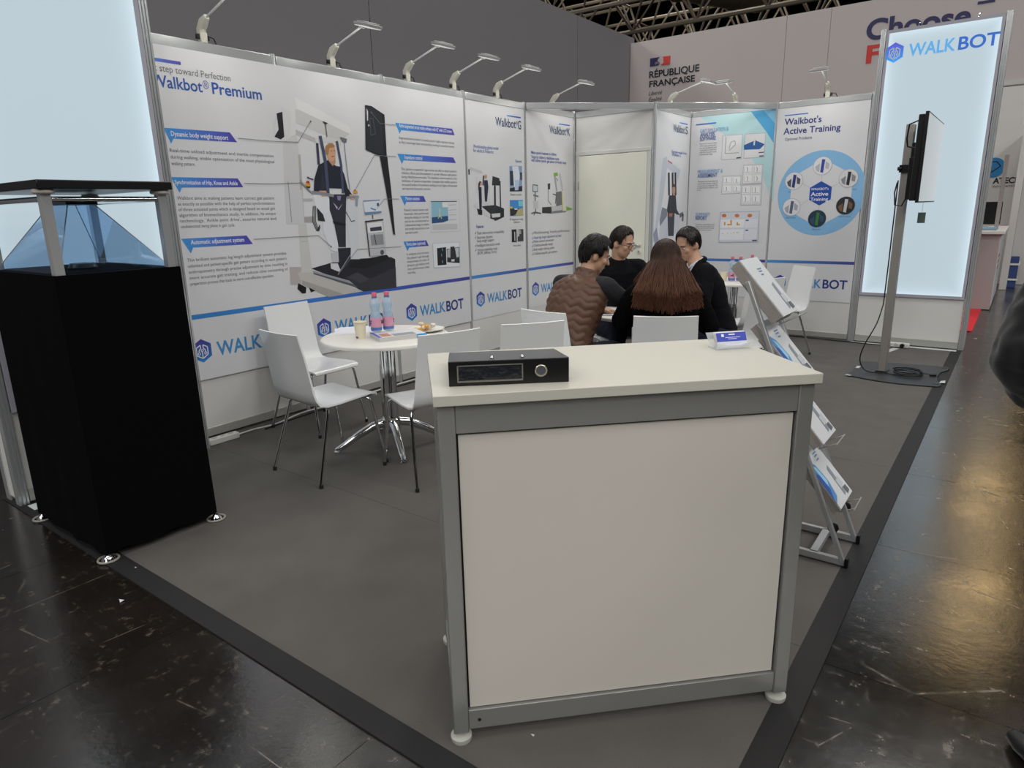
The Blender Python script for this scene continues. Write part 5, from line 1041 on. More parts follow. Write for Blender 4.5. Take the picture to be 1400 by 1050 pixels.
for k, ((lx, lz), thk, blue) in enumerate(SHV):
    lo = V((lx, yc, lz)); L = 0.297; hwid = 0.112
    base = lo-nrm_*(thk+0.004)
    wpart('shelf', MB().bar(base+sl*0.0, base+sl*0.24, hwid*2+0.01, 0.003, nrm_), M_RACK, rk)
    b = MB()
    for s_ in (-0.06, 0.06): b.tube([base+V((0, s_, 0)), base-sl*0.012+V((0, s_, 0)), base-sl*0.03+nrm_*(thk+0.03)+V((0, s_, 0))], 0.0025, 6)
    b.tube([base-sl*0.03+nrm_*(thk+0.03)+V((0, -0.08, 0)), base-sl*0.03+nrm_*(thk+0.03)+V((0, 0.08, 0))], 0.0025, 6)
    wpart('front_wire', b, M_RACK, rk)
    t = thing('leaflet_stack', rlab[k], 'leaflets', base, group='leaflet stacks in the rack')
    n = 9; th = thk/n
    for i in range(n):
        q = base+nrm_*(th*(i+0.5)+0.002)+sl*(random.uniform(0, 0.004)+(0.0 if i < n-1 else 0.001))+V((0, random.uniform(-0.003, 0.003), 0))
        wpart('leaflet', MB().bar(q, q+sl*L, hwid*2, th*0.86, nrm_), mat('leaflet_edge', 'a09a94', 0.6) if i < n-1 else mat('leaflet_cover', 'd9dcde', 0.35), t)
    # printed cover
    top = base+nrm_*(thk+0.0024)
    def cv(a, s_, d=0.0): return top+V((0, a, 0))+sl*s_+nrm_*d
    def cpoly(c, L_, d): wpart('cover_print', MB().prism([cv(a, s_, d) for a, s_ in L_], nrm_*0.0003), pm(c), t)
    if blue:
        cpoly('5f93c9', [(-0.112, 0.03), (-0.06, 0.05), (-0.035, 0.12), (-0.05, 0.2), (-0.112, 0.25)], 0.0); cpoly('3c5fae', [(-0.112, 0.05), (-0.075, 0.09), (-0.08, 0.16), (-0.112, 0.18)], 0.0005); cpoly('9fd0e8', [(-0.075, 0.10), (-0.045, 0.12), (-0.06, 0.19), (-0.085, 0.21)], 0.0008)
    cpoly('8f979f', [(0.02, 0.02), (0.055, 0.03), (0.06, 0.16), (0.03, 0.15)], 0.0005); cpoly('c3c8cc', [(0.03, 0.05), (0.085, 0.06), (0.08, 0.10), (0.03, 0.09)], 0.0009); cpoly('6c7078', [(0.055, 0.015), (0.095, 0.02), (0.09, 0.05), (0.06, 0.05)], 0.0012)
    for i, s_ in enumerate((0.235, 0.222, 0.205)): cpoly('6f86b0', [(0.0, s_), (0.05-0.01*i, s_), (0.05-0.01*i, s_+0.006), (0.0, s_+0.006)], 0.0006)

# ================================================================== THINGS ON THE TABLES
M_BOT = mat('bottle_water', 'c3dcec', 0.06, alpha=0.40); M_CAP = mat('cap_pink', 'd9697a', 0.45); M_BLAB = mat('label_pink', 'd79ab4', 0.5); M_BLUEH = mat('label_blue', '4f74b8', 0.5)
def make_bottle():
    t = thing('water_bottle', 'x', 'bottle', (0, 0, 0), 0, 'small water bottles with pink caps')
    part('bottle_body', MB().lathe([(0.024, 0), (0.033, 0.004), (0.034, 0.02), (0.0335, 0.10), (0.034, 0.105), (0.027, 0.125), (0.0255, 0.135), (0.031, 0.155), (0.0325, 0.175), (0.029, 0.195), (0.016, 0.21), (0.0135, 0.215), (0.0135, 0.222)], 24), M_BOT, t, ang=60)
    part('water', MB().lathe([(0.022, 0.003), (0.031, 0.006), (0.0315, 0.10), (0.025, 0.126), (0.0285, 0.155), (0.03, 0.172)], 20), mat('water_blue', 'b4d3e6', 0.1, alpha=0.45), t, ang=60)
    lb = part('label_band', MB().lathe([(0.0343, 0.03), (0.0346, 0.034), (0.0346, 0.084), (0.0343, 0.088)], 24), M_BLAB, t)
    part('label_print', MB().box((0, 0.0, 0.056), (0.03, 0.0697, 0.012)).box((0.012, 0, 0.07), (0.015, 0.0697, 0.006)), mat('label_ink', '5a2f4a', 0.5), lb)
    part('base_band', MB().lathe([(0.0344, 0.012), (0.0346, 0.028)], 24), M_BLUEH, t)
    part('cap', MB().lathe([(0.0165, 0.222), (0.0165, 0.241), (0.0145, 0.244)], 20), M_CAP, t)
    part('neck_ring', MB().lathe([(0.016, 0.209), (0.017, 0.213), (0.0155, 0.219)], 20), M_BLUEH, t)
    return t
bot0 = make_bottle(); TZ = 0.7402
def put(u, v, z): return onz(u, v, z)
BK = 0.7402+0.028
p = put(515, 453.5, BK); bot0.location = (p.x, p.y, BK+0.0012); bot0.rotation_euler = (0, 0, -0.6); bot0['label'] = 'water bottle with pink cap on the book, next to the paper cup'
p = put(531.5, 451.5, BK); dup(bot0, (p.x, p.y, BK+0.0012), -0.5, 'water bottle with pink cap on the book, next to the snack plate')
for (u, v), lab in (((1000, 384), 'leftmost water bottle on the far table'), ((1011, 384), 'middle water bottle on the far table'), ((1028, 372), 'rearmost water bottle on the far table, behind the leaflets')):
    p = put(u, v, TZ)
    if v < 380: p = V((T3[0]+0.1, T3[1]+0.25, TZ))
    dup(bot0, (p.x, p.y, TZ), 0.4, lab)
# book under the bottles
c = [put(505, 453, BK), put(518, 462, BK), put(574, 456, BK)]
e1 = (c[2]-c[1]); e0 = (c[0]-c[1]); bk = thing('catalogue', 'thick blue and white catalogue lying under the two bottles', 'book', (c[1].x, c[1].y, TZ), math.atan2(e1.y, e1.x))
bl, bd = 0.30, 0.21
part('page_block', MB().bx(0.003, bl-0.003, 0.003, bd-0.002, 0.0025, 0.0255), mat('page_edge', 'c9c9c4', 0.7), bk); part('back_cover', MB().bx(0, bl, 0, bd, 0, 0.0022), mat('cover_white', 'd9d9da', 0.4), bk); part('front_cover', MB().bx(0, bl, 0, bd, 0.0258, 0.028), MATS['cover_white'], bk)
part('cover_print', MB().bx(0, 0.02, 0, bd, 0.0281, 0.0286), mat('cover_blue', '4a62c0', 0.4), bk); part('cover_print', MB().bx(0.03, 0.09, 0.02, 0.12, 0.0281, 0.0285), pm('b9826a'), bk); part('cover_print', MB().bx(0.10, 0.24, 0.01, 0.09, 0.0281, 0.0285), pm('8f9298'), bk); part('spine_band', MB().bx(0.24, bl+0.0004, -0.0006, 0.0, 0.0, 0.027), pm('3f96d8'), bk)
# cups
cpb = put(493.5, 463, TZ); cu_ = thing('paper_cup', 'two nested cream paper cups beside the bottles', 'cup', (cpb.x, cpb.y, TZ))
part('cup_wall', MB().lathe([(0.027, 0.001), (0.028, 0.0), (0.0375, 0.092), (0.0395, 0.094), (0.0395, 0.0975), (0.037, 0.097), (0.030, 0.02)], 28), mat('cup_cream', 'e0d8bd', 0.6), cu_); part('rim', MB().tube([(0.0395*math.cos(2*PI*i/28), 0.0395*math.sin(2*PI*i/28), 0.105) for i in range(28)], 0.0022, 6, closed=True).lathe([(0.0375, 0.0975), (0.0388, 0.106), (0.0365, 0.106), (0.0355, 0.098)], 28), MATS['cup_cream'], cu_)
part('cup_mark', MB().box((0.0, -0.029, 0.012), (0.018, 0.003, 0.010), Matrix.Rotation(0.1, 3, 'X')), pm('4a4f78'), cu_)
# papers
for k, (uv, rz, lab) in enumerate((((480, 452), 0.9, 'loose white sheets at the wall side of the near table'),)):
    p = put(*uv, TZ); t = thing('paper_sheets', lab, 'paper', (p.x, p.y, TZ), rz); part('sheet', MB().bx(-0.105, 0.105, -0.14, 0.12, 0.0004, 0.0012), mat('paper_white', 'dcdce4', 0.6), t); part('sheet', MB().bx(-0.08, 0.12, -0.12, 0.15, 0.0014, 0.002), MATS['paper_white'], t)
# plate with pastries
p = put(559, 450, TZ+0.01); p = V((T1[0]+0.13, T1[1]+0.24, 0)); pz = TZ
pp_ = thing('snack_plate', 'white paper plate of pastries on the near table', 'plate', (p.x, p.y, pz)); part('plate', MB().lathe([(0.06, 0.0), (0.075, 0.003), (0.115, 0.016), (0.118, 0.018), (0.075, 0.007), (0.02, 0.005)], 36), mat('plate_white', 'e2e0d8', 0.4), pp_)
for i in range(11):
    a = random.uniform(0, 2*PI); r_ = random.uniform(0.01, 0.06); o = link('pastry', MB().ell((0, 0, 0), (random.uniform(0.018, 0.028), random.uniform(0.014, 0.02), random.uniform(0.009, 0.014)), n=10, m=7).mesh('pastry'), mat('pastry_%d' % (i % 4), ('e0cdb4', 'd9a83f', 'e6ddd2', 'c98f6a')[i % 4], 0.7, bump=0.5, bump_scale=90))
    o.location = (p.x+r_*math.cos(a), p.y+r_*math.sin(a), pz+0.021+0.011*(i % 3)); o.rotation_euler = (0, 0, a); tag(o, 'small pastry in the heap on the paper plate', 'pastry', 'pastries on the plate')
# table 2 papers and far table cup
t = thing('notebook', 'open notebook pages on the table between the seated people', 'notebook', (2.06, 2.25, TZ), 0.4); part('page', MB().bx(-0.15, -0.001, -0.1, 0.1, 0.0003, 0.006), MATS['paper_white'], t); part('page', MB().bx(0.001, 0.15, -0.1, 0.1, 0.0003, 0.006), MATS['paper_white'], t); part('cover', MB().bx(-0.155, 0.155, -0.105, 0.105, 0, 0.0003), M_BLACK, t)
q = onz(989, 384, TZ); t = thing('paper_cup', 'single pale paper cup at the left of the far table', 'cup', (q.x, q.y, TZ)); part('cup_wall', MB().lathe([(0.027, 0.001), (0.028, 0.0), (0.0375, 0.085), (0.0395, 0.09), (0.037, 0.09), (0.030, 0.02)], 24), MATS['cup_cream'], t)
# ---- power strip and cables along the left wall
ps = thing('power_strip', 'white power strip on the carpet at the foot of the left wall', 'power strip', (0.14, 0.16, 0))
wpart('body', MB().bx(0.11, 0.165, 0.08, 0.30, 0.0003, 0.042), MATS['plastic_white'], ps, bevel=0.006)
for y in (0.13, 0.19, 0.25): wpart('outlet', MB().cyl((0.137, y, 0.0421), (0.137, y, 0.0435), 0.019, n=16), MATS['outlet_grey'], ps)
c1 = link('wall_cable', MB().tube(catmull([V((0.13, 0.30, 0.015)), V((0.10, 0.45, 0.007)), V((0.12, 0.62, 0.007)), V((0.05, 0.9, 0.007)), V((0.06, 1.2, 0.007)), V((0.045, 2.0, 0.007)), V((0.06, 3.2, 0.007)), V((0.05, 4.6, 0.007))], 8), 0.006, 8).mesh('wall_cable'), MATS['plastic_white']); tag(c1, 'white cable running along the foot of the left wall', 'cable')
c1 = link('wall_cable', MB().tube(catmull([V((0.16, 0.5, 0.006)), V((0.11, 0.9, 0.006)), V((0.09, 1.5, 0.006)), V((0.10, 2.2, 0.006)), V((0.085, 3.5, 0.006))], 8), 0.0052, 8).mesh('wall_cable'), M_BLACK); tag(c1, 'black cable running along the foot of the left wall', 'cable')
c1 = link('wall_cable', MB().tube(catmull([V((0.13, 0.085, 0.015)), V((0.15, 0.03, 0.006)), V((0.2, -0.05, 0.006)), V((0.23, -0.12, 0.006)), V((0.24, -0.3, 0.006))], 8), 0.0052, 8).mesh('wall_cable'), MATS['plastic_white']); tag(c1, 'white cable from the power strip towards the left light box', 'cable')
c1 = link('wall_cable', MB().tube(catmull([V((1.3, YB-0.06, 0.006)), V((1.9, YB-0.09, 0.006)), V((2.3, YB-0.06, 0.006)), V((2.9, YB-0.10, 0.006)), V((3.35, YB-0.125, 0.006)), V((3.40, 5.9, 0.02))], 8), 0.0055, 8).mesh('wall_cable'), M_BLACK); tag(c1, 'black cable lying along the foot of the back wall', 'cable')
for i, (u, v, w_, lab) in enumerate(((165, 821, 0.014, 'white paper scrap on the dark hall floor'), (185, 776, 0.006, 'tiny white scrap on the carpet beside the black cabinet'), (728, 1005, 0.006, 'yellowish crumb on the carpet below the counter'), (1333, 463, 0.02, 'white tape scrap on the aisle floor by the right light box'))):
    q = onz(u, v, 0.0); a = i*1.3; o = link('paper_scrap', MB().prism([(q.x-w_, q.y, 0.0004), (q.x+w_, q.y-w_*0.6, 0.0004), (q.x+w_*0.7, q.y+w_*0.7, 0.0004)], (0, 0, 0.001)).mesh('paper_scrap'), MATS['paper_white']); tag(o, lab, 'scrap', 'scraps lying on the floor')

# ================================================================== PEOPLE
M_SKIN = mat('skin', 'c39a80', 0.5, noise_amt=0.05, noise_scale=18)
def hair_mat(name, c0, c1, z0, z1):
    m = bpy.data.materials.new(name); m.use_nodes = True; MATS[name] = m; nt = m.node_tree; b = nt.nodes['Principled BSDF']; b.inputs['Roughness'].default_value = 0.5; b.inputs['Specular IOR Level'].default_value = 0.2
    tc = nt.nodes.new('ShaderNodeTexCoord'); sp = nt.nodes.new('ShaderNodeSeparateXYZ'); mr = nt.nodes.new('ShaderNodeMapRange'); rp = nt.nodes.new('ShaderNodeValToRGB')
    nt.links.new(tc.outputs['Object'], sp.inputs[0]); mr.inputs[1].default_value = z0; mr.inputs[2].default_value = z1
    n = nt.nodes.new('ShaderNodeTexNoise'); n.inputs['Scale'].default_value = 30; mp = nt.nodes.new('ShaderNodeMapping'); mp.inputs['Scale'].default_value = (1, 1, 0.06); nt.links.new(tc.outputs['Object'], mp.inputs[0]); nt.links.new(mp.outputs[0], n.inputs['Vector'])
    ad = nt.nodes.new('ShaderNodeMath'); ad.operation = 'MULTIPLY_ADD'; ad.inputs[1].default_value = 0.7; ad.inputs[2].default_value = -0.35
    s2 = nt.nodes.new('ShaderNodeMath'); s2.operation = 'ADD'; nt.links.new(sp.outputs[2], mr.inputs[0]); nt.links.new(n.outputs['Fac'], ad.inputs[0]); nt.links.new(mr.outputs[0], s2.inputs[0]); nt.links.new(ad.outputs[0], s2.inputs[1]); nt.links.new(s2.outputs[0], rp.inputs[0])
    rp.color_ramp.elements[0].color = (*srgb(c0), 1); rp.color_ramp.elements[1].color = (*srgb(c1), 1); nt.links.new(rp.outputs[0], b.inputs['Base Color'])
    return m
M_HBLACK = mat('hair_black', '1b1817', 0.4, noise_amt=0.3, noise_scale=40); M_HDBR = mat('hair_dark_brown', '241a16', 0.4, noise_amt=0.3, noise_scale=40)
M_HLONG = hair_mat('hair_long_brown', '75503d', '2e1f19', 0.84, 1.25)

def solid(mb, voxel, it=4, disp=None):
    """fuse overlapping closed shapes into one continuous skin"""
    me = mb.mesh('form'); ob = bpy.data.objects.new('form', me); C.objects.link(ob)
    r = ob.modifiers.new('r', 'REMESH'); r.mode = 'VOXEL'; r.voxel_size = voxel
    s = ob.modifiers.new('s', 'SMOOTH'); s.factor = 0.5; s.iterations = it
    dg = bpy.context.evaluated_depsgraph_get(); dg.update()
    out = bpy.data.meshes.new_from_object(ob.evaluated_get(dg)); bpy.data.objects.remove(ob); bpy.data.meshes.remove(me)
    if disp:
        nn = [v.normal.copy() for v in out.vertices]
        for v, n in zip(out.vertices, nn): v.co = v.co + n*disp(v.co, n)
    return out
def wrinkle(a, s, stretch=(1, 1, 1)):
    return lambda p, n: a*(noise.noise(V((p.x*s*stretch[0], p.y*s*stretch[1], p.z*s*stretch[2])))+0.5*noise.noise(V((p.x*s*2.3+7, p.y*s*2.3, p.z*s*2.3))))
def spart(name, me, m, parent): return link(name, me, m, parent, ang=180)

def hand(mb, w, d, side, up=V((0, 0, 1)), curl=0.35):
    d = d.normalized(); s = d.cross(up).normalized(); n = s.cross(d)
    M = Matrix((s, d, n)).transposed(); mb.cap(w-d*0.01, w+d*0.03, 0.026, 0.027); mb.ell(w+d*0.055, (0.038, 0.05, 0.016), M)
    for k, (o, L) in enumerate(((-0.029, 0.062), (-0.010, 0.072), (0.010, 0.068), (0.029, 0.052))):
        a = w+d*0.095+s*o; b = a+(d*math.cos(curl)-n*math.sin(curl)+s*o*1.2).normalized()*L*0.5; c = b+(d*math.cos(curl*2.4)-n*math.sin(curl*2.4)).normalized()*L*0.5
        mb.cap(a-d*0.02, a, 0.0095, 0.0092, 8); mb.cap(a, b, 0.0092, 0.0086, 8); mb.cap(b, c, 0.0086, 0.0072, 8)
    a = w+d*0.03+s*side*0.03; b = a+(d*0.6+s*side*0.8-n*0.2).normalized()*0.035; c = b+(d*0.95+s*side*0.2-n*0.2).normalized()*0.03
    mb.cap(w+d*0.02, a, 0.016, 0.013, 8); mb.cap(a, b, 0.0125, 0.011, 8); mb.cap(b, c, 0.0105, 0.0085, 8)

def rotm(yaw, pitch, roll=0): return Matrix.Rotation(yaw, 3, 'Z') @ Matrix.Rotation(pitch, 3, 'X') @ Matrix.Rotation(roll, 3, 'Y')

HR = [(0, 44), (32, 47), (52, 60), (64, 98), (74, 106), (84, 94), (104, 98), (122, 138), (180, 150)]
def hair_region(_, ph):
    """how far down (polar angle) hair reaches at azimuth ph; ph=pi/2 is the face"""
    a = abs(math.degrees(math.atan2(math.sin(ph-PI/2), math.cos(ph-PI/2))))
    for (a0, l0), (a1, l1) in zip(HR, HR[1:]):
        if a <= a1: return math.radians(l0+(l1-l0)*(a-a0)/(a1-a0))
    return math.radians(150)

def person(label, loc, face, J, wear, scale=1.0):
    rz = math.atan2(face[1], face[0])-PI/2
    t = thing('person', label, 'person', loc, rz, 'people at the stand')
    P, Ch, N, hc = V(J['pelvis']), V(J['chest']), V(J['neck']), V(J['head']); M = rotm(*J.get('look', (0, 0)))
    sw = J.get('sw', 0.19); g = J.get('girth', 1.0); spine = (N-P).normalized(); rgt = V(J.get('right', (1, 0, 0))).normalized(); fwd = spine.cross(rgt).normalized()*1.0
    if fwd.y < 0: fwd = -fwd
    waist = P.lerp(Ch, 0.45)
    S = {s: N+rgt*s*sw-spine*0.055 for s in (-1, 1)}
    E = {-1: V(J['el'][0]), 1: V(J['el'][1])}; W = {-1: V(J['wr'][0]), 1: V(J['wr'][1])}
    HP = {s: P+V((s*0.095, 0.01, -0.02)) for s in (-1, 1)}; K = {-1: V(J['kn'][0]), 1: V(J['kn'][1])}; A = {-1: V(J['an'][0]), 1: V(J['an'][1])}
    tw = lambda k, d=0.0: [(P-spine*0.03, rgt*(0.165*g+d)*k, fwd*(0.115*g+d)*k), (waist, rgt*(0.150*g+d)*k, fwd*(0.105*g+d)*k), (Ch, rgt*(0.180*g+d)*k, fwd*(0.118*g+d)*k), (Ch.lerp(N, 0.6), rgt*(0.178*g+d)*k, fwd*(0.100*g+d)*k), (N-spine*0.02, rgt*(0.10+d)*k, fwd*(0.068+d)*k), (N+spine*0.025, rgt*(0.062+d*0.5)*k, fwd*(0.056+d*0.5)*k)]
    # ---- skin
    b = MB(); b.loft(tw(0.86), 20)
    b.ell(hc+M @ V((0, -0.006, 0.022)), (0.073, 0.090, 0.096), M); b.ell(hc+M @ V((0, 0.028, -0.045)), (0.058, 0.058, 0.064), M); b.ell(hc+M @ V((0, 0.058, -0.088)), (0.024, 0.020, 0.018), M)
    b.cap(hc+M @ V((0, 0.084, 0.008)), hc+M @ V((0, 0.102, -0.028)), 0.008, 0.0125, 8); b.ell(hc+M @ V((0, 0.070, 0.024)), (0.05, 0.02, 0.012), M)
    for s in (-1, 1):
        b.ell(hc+M @ V((s*0.074, -0.008, -0.012)), (0.011, 0.020, 0.031), M @ Matrix.Rotation(s*0.35, 3, 'Z')); b.ell(hc+M @ V((s*0.04, 0.062, -0.02)), (0.022, 0.02, 0.02), M)
    b.ell(hc+M @ V((0, 0.079, -0.060)), (0.021, 0.009, 0.007), M)
    b.cap(hc+M @ V((0, -0.022, -0.05)), N-spine*0.02, 0.051, 0.058)
    for s in (-1, 1):
        b.chain([S[s], E[s], W[s]], [0.044, 0.036, 0.025]); hd_ = (W[s]-E[s]).normalized(); hd_ = V(J['hd'][0 if s < 0 else 1]) if 'hd' in J else hd_; hand(b, W[s], hd_, -s)
        b.chain([HP[s], K[s], A[s]], [0.075, 0.05, 0.036]); b.cap(A[s]+V((0, -0.02, -0.045)), A[s]+V((0, 0.12, -0.055)), 0.032, 0.026)
    spart('body', solid(b, 0.0075, 3), M_SKIN, t)
    # ---- face
    for s in (-1, 1):
        e = part('eye', MB().ell(hc+M @ V((s*0.031, 0.0755, 0.002)), (0.0115, 0.006, 0.0048), M, 10, 8), mat('eye_white', 'd9d4cf', 0.3), t)
        part('iris', MB().ell(hc+M @ V((s*0.031, 0.0803, 0.0015)), (0.0048, 0.0022, 0.0044), M, 8, 6), M_HDBR, e)
        part('eyebrow', MB().tube([hc+M @ V((s*0.014, 0.0895, 0.022)), hc+M @ V((s*0.033, 0.0865, 0.027)), hc+M @ V((s*0.052, 0.072, 0.022))], [0.003, 0.0038, 0.002], 6), M_HDBR, t)
    part('mouth', MB().tube([hc+M @ V((-0.022, 0.080, -0.060)), hc+M @ V((0, 0.0885, -0.060)), hc+M @ V((0.022, 0.080, -0.060))], [0.0015, 0.003, 0.0015], 6), mat('lips', '9a5f54', 0.5), t)
    # ---- trousers and shoes
    b = MB()
    for s in (-1, 1): b.chain([HP[s], K[s], A[s]+V((0, 0, 0.01))], [0.098, 0.072, 0.055])
    b.loft([(P-V((0, 0, 0.085)), (0.14, 0, 0), (0, 0.12, 0)), (P-V((0, 0, 0.02)), (0.17*g, 0, 0), (0, 0.13*g, 0)), (P+spine*0.09, rgt*0.158*g, fwd*0.115*g)], 20)
    spart('trousers', solid(b, 0.012, 3, wrinkle(0.006, 16)), wear['legs'], t)
    for s in (-1, 1):
        f = A[s]; b = MB().loft([((f.x, f.y-0.06, 0.04), (0.03, 0, 0), (0, 0, 0.034)), ((f.x, f.y-0.03, 0.045), (0.038, 0, 0), (0, 0, 0.044)), ((f.x, f.y+0.06, 0.040), (0.043, 0, 0), (0, 0, 0.038)), ((f.x, f.y+0.14, 0.030), (0.042, 0, 0), (0, 0, 0.028)), ((f.x, f.y+0.19, 0.022), (0.024, 0, 0), (0, 0, 0.018))], 16)
        part('shoe', b, mat('shoe_black', '141414', 0.35), t)
    # ---- top
    b = MB(); b.loft(tw(1.0, wear.get('ease', 0.014))[:(-1 if 'shirt' in wear else None)], 24); sr = wear.get('sleeve', (0.066, 0.054, 0.040))
    for s in (-1, 1):
        b.cap(N.lerp(S[s], 0.45)-spine*0.012, S[s], 0.052, sr[0]*0.98); b.chain([S[s], S[s].lerp(E[s], 0.5), E[s], E[s].lerp(W[s], 0.93)], [sr[0], (sr[0]+sr[1])/2, sr[1], sr[2]])
    if 'hem' in wear: b.loft([(P-V((0, 0, wear['hem'])), (0.205*g, 0, 0), (0, 0.155*g, 0)), (P, rgt*0.19*g, fwd*0.145*g), (waist, rgt*0.17*g, fwd*0.125*g)], 24)
    spart('top', solid(b, 0.010, 3, wrinkle(wear.get('fold', 0.005), 13, (1, 1, 1.6))), wear['top'], t)
    if 'vest' in wear:
        b = MB(); b.loft(tw(1.0, 0.035)[:-1], 28); b.loft([(P-spine*0.09, rgt*0.19, fwd*0.15), (P+spine*0.05, rgt*0.185, fwd*0.14)], 24)
        for s in (-1, 1): b.cap(N.lerp(S[s], 0.3)-spine*0.015, N.lerp(S[s], 0.80)-spine*0.03, 0.055, 0.062)
        b.tube([N-spine*0.01, N+spine*0.045], [0.085, 0.078], 20)
        def quilt(p, n):
            u = math.atan2((p-P).dot(fwd), (p-P).dot(rgt))*0.16; q = ((p-P).dot(spine)+0.012*(2*abs(((u/0.085) % 1.0)-0.5)*2-1)+0.008*noise.noise(p*7))/0.05
            return 0.0075*abs(math.sin(PI*q))**0.6+0.004*noise.noise(p*22)-0.004
        spart('vest', solid(b, 0.0075, 2, quilt), wear['vest'], t)
    if 'shirt' in wear:
        c0 = N+spine*0.012; col = MB()
        for i in range(19):
            pass
        ring = [c0+(rgt*math.cos(a)*0.064+fwd*math.sin(a)*0.06)-spine*0.03*max(0, math.sin(a))**3 for a in [2*PI*i/24 for i in range(24)]]
        part('shirt_collar', MB().tube(ring, 0.0135, 8, closed=True), wear['shirt'], t)
        v0 = N-spine*0.005+fwd*0.07; v1 = Ch.lerp(N, 0.1)+fwd*(0.122*g+wear.get('ease', 0.014)); mid = Ch.lerp(N, 0.6)+fwd*(0.108*g+wear.get('ease', 0.014))
        part('shirt_front', MB().prism([v0-rgt*0.045, v0+rgt*0.045, mid+rgt*0.034+fwd*0.004, v1+fwd*0.006, mid-rgt*0.034+fwd*0.004], fwd*0.005), wear['shirt'], t)
        for s in (-1, 1): part('lapel', MB().prism([v0+rgt*s*0.055, mid+rgt*s*0.082+fwd*0.002, mid+rgt*s*0.038+fwd*0.006, v1+fwd*0.008], fwd*0.006), wear['top'], t)
        part('coat_collar', MB().tube([N+spine*0.008+(rgt*math.cos(a)*0.083+fwd*math.sin(a)*0.072)-spine*0.05*max(0, math.sin(a)) for a in [math.radians(60+(-300)*i/18) for i in range(19)]], [0.010]+[0.019]*17+[0.010], 8), wear['top'], t)
        for s in (-1, 1): part('cuff', MB().cyl(E[s].lerp(W[s], 0.93), E[s].lerp(W[s], 1.0), 0.033, 0.031, 16), wear['shirt'], t)
    if 'lanyard' in wear:
        q = lambda s: [N-fwd*0.03+rgt*s*0.068+spine*0.012, N+rgt*s*0.07+fwd*0.045, Ch.lerp(N, 0.6)+rgt*s*0.05+fwd*(0.128*g), Ch+fwd*(0.142*g)]
        b = MB(); [b.tube(catmull([V(x) for x in q(s)], 5), 0.006, 6) for s in (-1, 1)]; part('lanyard', b, wear['lanyard'], t)
    if 'glasses' in wear:
        b = MB()
        for s in (-1, 1):
            b.tube([hc+M @ V((s*0.034+0.024*math.cos(a), 0.098, 0.0+0.020*math.sin(a))) for a in [2*PI*i/18 for i in range(18)]], 0.0018, 6, closed=True)
            b.tube([hc+M @ V((s*0.058, 0.096, 0.004)), hc+M @ V((s*0.078, 0.06, 0.005)), hc+M @ V((s*0.080, -0.01, 0.0))], 0.0018, 6)
        b.tube([hc+M @ V((-0.01, 0.099, 0.005)), hc+M @ V((0, 0.101, 0.008)), hc+M @ V((0.01, 0.099, 0.005))], 0.0016, 6); part('glasses', b, M_BLACK, t)
    # ---- hair
    hm, style = wear['hair'], wear.get('style', 'short'); vol = wear.get('vol', 1.0)
    rx, ry, rzz = 0.080*vol, 0.099*vol, 0.105*vol; ho_ = V((0, -0.008, 0.024)); rnd = random.Random(hash(label) % 1000 if False else len(label))
    def sc_(th, ph, k=1.0):
        e = max(0.0, th-PI/2); hzt = math.sin(th) if e == 0 else max(0.05, 1-0.20*(e/(PI/4))**2); zz = rzz*k*math.cos(th) if e == 0 else -rzz*e*0.92
        return hc+M @ (ho_+V((rx*k*hzt*math.cos(ph), ry*k*hzt*math.sin(ph), zz)))
    vs = []; n_, m_ = 44, 22
    for i in range(m_+1):
        for j in range(n_):
            ph = 2*PI*j/n_; lim = hair_region(0, ph); th = PI*i/m_; th2 = min(th, lim); k = 1.0 if th <= lim else max(0.35, 1.0-(th-lim)*2.2)
            vs.append(sc_(th, ph, k*(1+0.018*noise.noise(V((ph*3, th*4, 1))))))
    fs = [(i*n_+j, (i+1)*n_+j, (i+1)*n_+(j+1) % n_, i*n_+(j+1) % n_) for i in range(m_) for j in range(n_)]
    hb = MB().add(vs, fs)
    crown = (0.25, -PI/2)
    if style == 'short':
        for i in range(620):
            ph = rnd.uniform(0, 2*PI); lim = hair_region(0, ph); t0 = rnd.uniform(0.02, max(0.1, lim-0.5)); L = rnd.uniform(0.45, 0.8); w_ = rnd.uniform(-0.25, 0.25)
            pts = []; 
            for s in range(5):
                f = s/4; th = min(t0+L*f, lim+0.10*rnd.random()); pts.append(sc_(th, ph+w_*f, 1.005+0.05*f*(1-f)*4+0.015*rnd.random()+wear.get('lift', 0.0)*f))
            hb.tube(pts, [0.0034, 0.0036, 0.0032, 0.0024, 0.0008], 3)
    else:
        zb = J['hair_end']
        for i in range(1800):
            ph = rnd.uniform(PI*0.94, PI*2.06) if rnd.random() < 0.86 else rnd.uniform(0.20*PI, 0.82*PI); back = math.sin(ph)
            front = ph < PI*0.9
            t0 = rnd.uniform(0.0, 1.0); pts = []; rs = []
            ph2 = ph+rnd.uniform(-0.1, 0.1)
            if front: ph2 = (0.10 if ph < PI/2 else 0.90)*PI+rnd.uniform(-0.12, 0.12)
            for s in range(5): f = s/4; th = t0+(1.62-t0)*f; pts.append(sc_(th, ph+(ph2-ph)*f, 1.02+0.07*rnd.random())); rs.append(0.0042)
            q = pts[-1]; end = zb+rnd.uniform(-0.06, 0.045)+0.035*abs(math.cos(ph2))+(0.04 if front else 0)
            off = V((math.cos(ph2), math.sin(ph2), 0)); fl = rnd.uniform(0.03, 0.115); sd = rnd.uniform(-0.012, 0.012)
